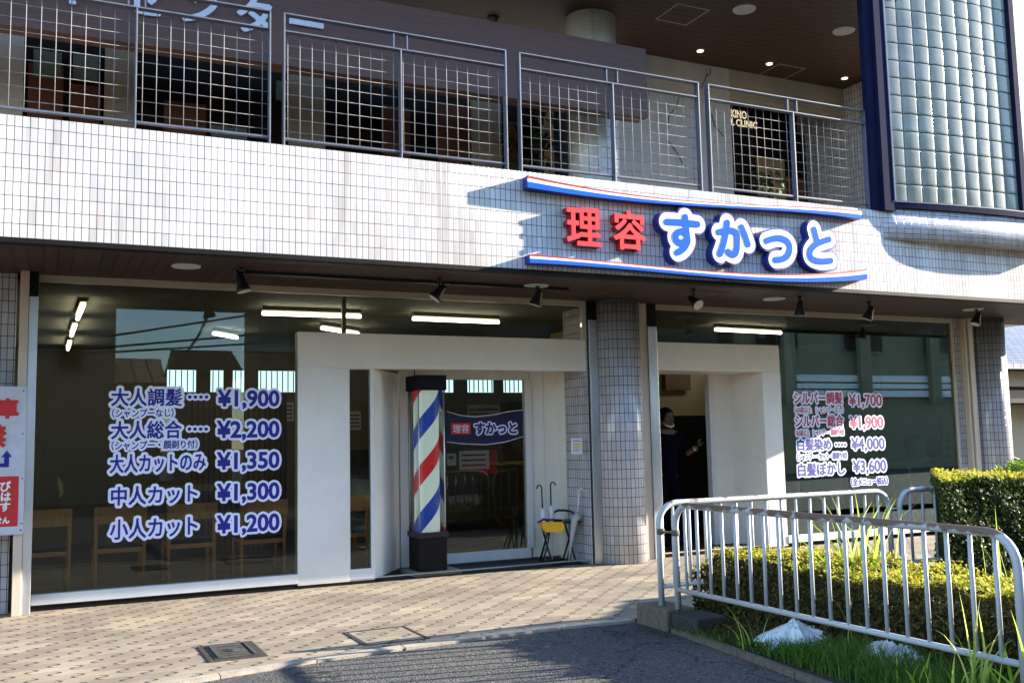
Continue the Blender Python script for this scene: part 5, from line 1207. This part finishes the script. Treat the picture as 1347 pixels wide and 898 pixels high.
bx_ = thing('magazine_rack', (8.3, 10.1, 0), 'dark shelf rack behind the glass to the left of the red price rows', 'rack')
MB().box((8.15, 10.2, 0), (8.60, 10.45, 1.95)).build('body', MT['dark_in'], bx_)
for k in range(5): MB().box((8.17, 10.18, 0.35+0.3*k), (8.58, 10.198, 0.47+0.3*k)).build('magazine', (MT['paper'], MT['ltblue'], MT['reddark'], MT['pale_item'], MT['greycab'])[k], bx_)

bc = thing('barber_chair', (3.9, 12.4, 0), 'dark barber chair seen dimly through the entrance door', 'chair')
MB().box((3.65, 12.1, 0.45), (4.2, 12.65, 0.6)).build('seat', MT['seat'], bc, 0.03); MB().prism([(12.6, 0.55), (12.75, 0.55), (12.9, 1.25), (12.78, 1.25)], (3.68, 4.17), 'x').build('backrest', MT['seat'], bc, 0.03)
MB().cyl((3.92, 12.4), 0.06, 0.04, 0.45, 16).cyl((3.92, 12.4), 0.26, 0.005, 0.04, 24).build('pedestal', MT['steel'], bc)

# dried leaf stalk in the left window
ds = thing('dried_stalk', (0.05, YW+0.05, 1.2), 'drooping pinkish stalk with a yellow dried leaf at the left edge of the window', 'plant')
pp = [onY(x, y, YW+0.04) for x, y in ((47, 577), (53, 581), (60, 595), (66, 611), (74, 628))]
MB().tube(pp, 0.007, 8, radii=[.004, .008, .008, .006, .005]).build('stem', mat('pink_brown_stalk', (0.25, 0.13, 0.10), 0.6), ds)
pp = [onY(x, y, YW+0.04) for x, y in ((76, 627), (79, 637), (80.5, 647), (79, 654))]
MB().tube(pp, 0.015, 10, radii=[.008, .022, .020, .004]).build('leaf', mat('yellow_dried_leaf', (0.45, 0.40, 0.10), 0.6), ds)

# ================================================================== upper floor plants and wires on wall
def potplant(x, y, z, h, label, n=70, wid=0.2):
    t = thing('potted_plant', (x, y, z), label, 'plant', 'potted plants on the upper terrace')
    MB().cyl((x, y), 0.12, z, z+0.26, 20, r2=0.16).build('pot', MT['granite'], t)
    MB().tube([(x, y, z+0.26), (x+.02, y, z+h*.8)], 0.015, 8).build('stem', MT['twig'], t)
    pts = []; nr = []
    for _ in range(n):
        a = rng.uniform(0, 6.28); rr_ = rng.uniform(0.03, wid); zz2 = z+rng.uniform(h*.4, h); pts.append((x+rr_*math.cos(a), y+rr_*math.sin(a), zz2)); nr.append((math.cos(a)*.6, math.sin(a)*.6-.4, 0.6))
    leaves('leaves', pts, nr, 0.085, MT['potleaf'], t, jitter=0.35, asp=0.3); return t
potplant(8.35, 9.7, 3.22, 1.52, 'leafy potted plant on the terrace in front of the white clinic counter', 110, 0.26)
potplant(5.02, 9.55, 3.22, 1.85, 'dark potted plant on the terrace just left of the round white column', 90, 0.22)
potplant(4.78, 9.7, 3.22, 1.6, 'dark potted plant behind the railing, farther left of the column', 70, 0.16)
dv = thing('dry_vine', (7.3, 9.9, 4.9), 'thin dry vine stems clinging to the pale wall beside the column', 'vine')
mb = MB()
for pts in (((930, 97), (928, 104), (922, 116)), ((934, 90), (935, 96), (931, 101)), ((893, 128), (890, 140), (880, 152), (878, 172)), ((936, 150), (940, 165), (952, 180)), ((878, 185), (890, 200), (898, 215))):
    mb.tube([onY(x, y, 9.93) for x, y in pts], 0.006, 5)
mb.build('stems', MT['twig'], dv)

# ================================================================== person at the side door
def skin_mesh(name, verts, edges, radii, m, parent, loc, sub=2):
    me = bpy.data.meshes.new(name); me.from_pydata([Vector(v)-loc for v in verts], edges, [])
    o = bpy.data.objects.new(name, me); COL.objects.link(o)
    sk = o.modifiers.new('skin', 'SKIN'); sk.use_smooth_shade = True
    for sv, r_ in zip(me.skin_vertices[0].data, radii): sv.radius = (r_, r_) if not isinstance(r_, tuple) else r_
    me.skin_vertices[0].data[0].use_root = True
    ss = o.modifiers.new('sub', 'SUBSURF'); ss.levels = sub; ss.render_levels = sub
    dg = bpy.context.evaluated_depsgraph_get(); dg.update(); m2 = bpy.data.meshes.new_from_object(o.evaluated_get(dg)); bpy.data.objects.remove(o)
    m2.name = name; m2.materials.clear(); m2.materials.append(m)
    for p_ in m2.polygons: p_.use_smooth = True
    o = bpy.data.objects.new(name, m2); COL.objects.link(o)
    if parent: o.parent = parent
    WL[o.name] = Vector(loc); return o
PX, PY = 7.03, 10.25
LOC = Vector((PX, PY, 0.012))
PS = thing('person', LOC, 'person in dark navy clothes, white mask under the chin, one hand on the door frame', 'person')
def W(x, y, z): return (PX+x, PY+y, 0.012+z)     # person faces -y, leaning slightly; x to the right of the picture
hz = 1.0
bv = [W(0, 0, .90), W(0, -.0, 1.05), W(0, 0, 1.22), W(0, -.01, 1.34), W(.0, -.02, 1.41), W(-.005, -.035, 1.47), W(-.01, -.045, 1.55), W(-.01, -.03, 1.615),
      W(.17, 0, 1.335), W(.235, -.02, 1.08), W(.33, -.16, 1.17), W(.345, -.185, 1.20),
      W(-.17, 0, 1.335), W(-.215, .01, 1.07), W(-.20, -.06, .84), W(-.20, -.075, .79),
      W(.085, 0, .84), W(.095, -.01, .48), W(.10, .02, .09), W(.10, -.10, .03), W(-.085, 0, .84), W(-.10, -.01, .48), W(-.11, .02, .09), W(-.11, -.10, .03)]
be = [(0, 1), (1, 2), (2, 3), (3, 4), (4, 5), (5, 6), (6, 7), (3, 8), (8, 9), (9, 10), (10, 11), (3, 12), (12, 13), (13, 14), (14, 15), (0, 16), (16, 17), (17, 18), (18, 19), (0, 20), (20, 21), (21, 22), (22, 23)]
br = [.09, .09, .11, .11, .055, .052, .082, .07, .06, .043, .032, .036, .06, .043, .032, .036, .085, .06, .04, .035, .085, .06, .04, .035]
body = skin_mesh('body', bv, be, br, MT['skin'], PS, LOC)
# head details, fingers merged in the body mesh
def join_into(o, mb, m):
    me = bpy.data.meshes.new('x'); off = WL[o.name]; me.from_pydata([(x-off.x, y-off.y, z-off.z) for x, y, z in mb.v], [], mb.f)
    bm = bmesh.new(); bm.from_mesh(o.data); bm.from_mesh(me); bm.to_mesh(o.data); bm.free(); bpy.data.meshes.remove(me)
    for p_ in o.data.polygons: p_.use_smooth = True
hd_ = MB(); hc = W(-.012, -.055, 1.555)
hd_.sphere(hc, .098, 20, 16, sc=(.80, 1.0, 1.22))
hd_.tube([(hc[0], hc[1]-.090, hc[2]+.015), (hc[0], hc[1]-.108, hc[2]-.012), (hc[0], hc[1]-.092, hc[2]-.022)], .012, 8, radii=[.006, .013, .008])
for s in (-1, 1): hd_.sphere((hc[0]+s*.08, hc[1]+.005, hc[2]), .022, 8, 6, sc=(.4, .8, 1.3))
hand = Vector(W(.35, -.195, 1.21))
for k in range(4):
    b = hand+Vector((-.008+.004*k, -.024+.016*k, .03)); hd_.tube([hand+Vector((0, -.02+.014*k, 0)), b, b+Vector((.012, 0, .032)), b+Vector((.03, 0, .05-.004*abs(k-1.5)))], .008, 6, radii=[.010, .0095, .0085, .007])
hd_.tube([hand+Vector((-.005, -.03, -.01)), hand+Vector((.005, -.055, .012)), hand+Vector((.018, -.062, .034))], .009, 6)
hl = Vector(W(-.20, -.08, .76))
for k in range(4): hd_.tube([hl+Vector((0, -.022+.015*k, .02)), hl+Vector((.006, -.022+.015*k, -.03)), hl+Vector((.016, -.02+.014*k, -.068+.005*abs(k-1.5)))], .008, 6)
hd_.tube([hl+Vector((.008, -.03, .02)), hl+Vector((.02, -.045, -.015)), hl+Vector((.026, -.046, -.04))], .009, 6)
join_into(body, hd_, None)
tv = [W(0, 0, .76), W(0, 0, 1.0), W(0, 0, 1.22), W(0, -.01, 1.35), W(0, -.01, 1.40), W(.17, 0, 1.335), W(.235, -.02, 1.08), W(.275, -.08, 1.115), W(-.17, 0, 1.335), W(-.215, .01, 1.07), W(-.21, -.03, .95)]
skin_mesh('tunic', tv, [(0, 1), (1, 2), (2, 3), (3, 4), (3, 5), (5, 6), (6, 7), (3, 8), (8, 9), (9, 10)], [.165, .15, .15, .135, .075, .082, .062, .055, .082, .062, .052], MT['cloth'], PS, LOC)
skin_mesh('trousers', [W(0, 0, .92), W(.085, 0, .82), W(.095, -.01, .48), W(.10, .02, .10), W(-.085, 0, .82), W(-.10, -.01, .48), W(-.11, .02, .10)], [(0, 1), (1, 2), (2, 3), (0, 4), (4, 5), (5, 6)], [.14, .105, .078, .065, .105, .078, .065], MT['cloth'], PS, LOC)
hb = MB(); hb.sphere((hc[0], hc[1]+.022, hc[2]+.030), .110, 20, 14, sc=(.92, .95, .98))
hb.sphere((hc[0]-.02, hc[1]-.055, hc[2]+.078), .045, 12, 8, sc=(1.4, .8, .5)); hb.sphere((hc[0]+.05, hc[1]-.02, hc[2]+.02), .05, 12, 8, sc=(.6, .8, 1.2)); hb.sphere((hc[0]-.075, hc[1]-.01, hc[2]+.02), .05, 12, 8, sc=(.6, .8, 1.3)); hb.build('hair', MT['hair'], PS)
em = MB()
for s in (-1, 1): em.sphere((hc[0]+s*.032, hc[1]-.088, hc[2]+.018), .011, 8, 6, sc=(1.2, .5, .7))
em.tube([(hc[0]-.025, hc[1]-.088, hc[2]-.048), (hc[0], hc[1]-.095, hc[2]-.05), (hc[0]+.025, hc[1]-.088, hc[2]-.048)], .005, 6).build('eyes_and_mouth', MT['hair'], PS)
mk = MB(); pts = [(hc[0]-.075, hc[1]-.02, hc[2]-.05), (hc[0]-.05, hc[1]-.072, hc[2]-.098), (hc[0], hc[1]-.092, hc[2]-.112), (hc[0]+.05, hc[1]-.072, hc[2]-.098), (hc[0]+.075, hc[1]-.02, hc[2]-.05)]
mk.tube(pts, .012, 8, radii=[.004, .011, .014, .011, .004]).build('face_mask', MT['paper'], PS)
sb_ = MB()
for s in (.10, -.11): sb_.sphere(W(s, -.05, .035), .06, 12, 8, sc=(.75, 2.0, .6))
sb_.build('shoes', MT['hair'], PS)
wb = MB().tube([W(.318, -.14, 1.158), W(.332, -.163, 1.175)], .036, 10); wb.build('wristwatch', MT['steel'], PS)

# ================================================================== neighbour house at the right
HN = thing('neighbour_house', (21, 17, 0), 'beige neighbour house with grey tiled roof and dark handrail at the right edge', 'house')
MB().box((18.4, 16, -0.02), (30, 24, 3.0)).build('wall', MT['house_wall'], HN)
rf = MB(); rf.face([(17.9, 15.4, 2.85), (30.5, 15.4, 2.85), (30.5, 20, 5.4), (17.9, 20, 5.4)], [(0, 0), (12.6, 0), (12.6, 5.3), (0, 5.3)]); rf.face([(17.9, 24.6, 2.85), (30.5, 24.6, 2.85), (30.5, 20, 5.4), (17.9, 20, 5.4)], [(0, 0), (12.6, 0), (12.6, 5.3), (0, 5.3)])
rf.face([(17.9, 15.4, 2.85), (17.9, 15.4, 2.72), (30.5, 15.4, 2.72), (30.5, 15.4, 2.85)]); rf.face([(17.9, 15.4, 2.72), (17.9, 24.6, 2.72), (30.5, 24.6, 2.72), (30.5, 15.4, 2.72)]); rf.build('roof', MT['roof'], HN)
rf2 = MB(); rf2.face([(18.0, 15.0, 2.02), (30, 15.0, 2.02), (30, 16.0, 2.35), (18.0, 16.0, 2.35)], [(0, 0), (12, 0), (12, 1), (0, 1)]); rf2.face([(18.0, 15.0, 2.02), (18.0, 15.0, 1.92), (30, 15.0, 1.92), (30, 15.0, 2.02)]); rf2.face([(18.0, 15.0, 1.92), (18.0, 16, 1.92), (30, 16, 1.92), (30, 15.0, 1.92)]); rf2.build('lower_roof', MT['darkbrown'], HN)
hr = MB(); q0 = Vector((17.4, 14.2, 1.0)); hr.tube([(17.35, 14.2, 1.02), (20, 14.2, 0.35)], .03, 6)
for k in range(5): x = 17.45+.5*k; hr.tube([(x, 14.2, 0), (x, 14.2, 1.0-.127*k*2)], .022, 6)
hr.build('handrail', MT['black'], HN)

# ================================================================== the street behind the camera, seen mirrored in the glass
def house(name, x0, x1, y0, y1, h, m, label, windows=(), roof=None, rm=None):
    t = thing(name, ((x0+x1)/2, y1, 0), label, 'house', None)
    wl_ = MB().box((x0, y0, -0.02), (x1, y1, h)).build('wall', m, t)
    for (a, b, c_, d) in windows:
        f = MB().box((a, y1+0.001, c_), (b, y1+0.06, d)).build('window', MT['pale_item'], t)
        MB().box((a+.07, y1+0.061, c_+.07), ((a+b)/2-.03, y1+0.075, d-.07)).box(((a+b)/2+.03, y1+0.061, c_+.07), (b-.07, y1+0.075, d-.07)).build('pane', MT['darkglass'], f)
    if roof:
        r = MB(); e = .4; ym = (y0+y1)/2
        r.face([(x0-e, y1+e, h), (x1+e, y1+e, h), (x1+e, ym, h+roof), (x0-e, ym, h+roof)], [(0, 0), (x1-x0, 0), (x1-x0, 3), (0, 3)]); r.face([(x0-e, y0-e, h), (x1+e, y0-e, h), (x1+e, ym, h+roof), (x0-e, ym, h+roof)], [(0, 0), (x1-x0, 0), (x1-x0, 3), (0, 3)])
        for x in (x0-e, x1+e): r.face([(x, y0-e, h), (x, y1+e, h), (x, ym, h+roof)])
        r.face([(x0-e, y0-e, h-.1), (x1+e, y0-e, h-.1), (x1+e, y1+e, h-.1), (x0-e, y1+e, h-.1)]); r.face([(x0-e, y1+e, h-.1), (x1+e, y1+e, h-.1), (x1+e, y1+e, h), (x0-e, y1+e, h)]); r.build('roof', rm or MT['roof'], t)
    return t
house('street_house', -16, 1.72, -16, -8, 8.5, MT['oppo_dark'], 'dark house across the street mirrored at the left of the left window', [(0.35, 0.98, 3.2, 4.1), (-5, -3.5, 3.2, 4.4), (-5, -3, .8, 2.2)])
house('street_house', 5.28, 20.5, -10.0, -8, 9.0, MT['oppo_brown'], 'dark building across the street mirrored right of the sky patch', [(6, 8, 3.4, 5), (10, 12, 3.4, 5), (14, 16, 3.4, 5), (7, 9, .6, 2.6), (13, 15, .6, 2.6)])
house('street_house', 2.15, 3.35, -20, -15, 3.4, MT['oppo_pale'], 'low house with ribbed roof mirrored under the sky patch', [], 1.0, MT['roofrust'])
house('street_house', 3.0, 4.3, -27, -22, 4.75, MT['oppo_pale'], 'flat grey house mirrored low in the sky patch', [])
house('street_house', 5.0, 6.5, -24, -19, 4.0, MT['oppo_dark'], 'small gabled house mirrored low beside the right edge of the sky patch', [], 1.1, MT['darkbrown'])
hb_ = house('street_house', 21.2, 42, -16, -8, 8.5, MT['oppo_green'], 'olive building with white balcony bands mirrored in the right window', [(22, 24, 4.2, 5.6), (26, 28, 4.2, 5.6), (30, 32, 4.2, 5.6)])
for z0, z1 in ((2.60, 2.84), (2.90, 3.08), (3.14, 3.38)): MB().box((21.2, -7.99, z0), (42, -7.80, z1)).build('balcony_band', MT['signwhite'], hb_)
for x in (23.0, 26.5, 30): MB().box((x, -7.79, 2.4), (x+.5, -7.6, 8)).build('balcony_post', MT['oppo_green'], hb_)
VC = 23.64
for lab, pa, pb, sag in (('highest', (60, 441), (520, 372), .25), ('middle', (60, 447), (520, 408), .3), ('lowest', (60, 452), (520, 424), .3)):
    A, Bq = onY(*pa, VC), onY(*pb, VC); A.y = Bq.y = 18.64-VC
    A = A+(A-Bq)*1.5; Bq = Bq+(Bq-A)*0.8
    t = thing('overhead_cable', A, lab+' of the black cables mirrored across the sky patch', 'cable', 'cables strung along the street')
    MB().tube([A.lerp(Bq, k/16)-Vector((0, 0, sag*4*(k/16)*(1-k/16))) for k in range(17)], 0.026, 5).build('cable', MT['wire'], t)
t = thing('overhead_cable', (3, -7, 4), 'steep drooping cable mirrored diagonally across the sky patch', 'cable', 'cables strung along the street')
MB().tube([onY(x, y, 25.6)*1.0 if False else Vector((onY(x, y, 25.6).x, 18.64-25.6, onY(x, y, 25.6).z)) for x, y in ((280, 400), (262, 440), (238, 475), (215, 495))], 0.035, 5).build('cable', MT['wire'], t)
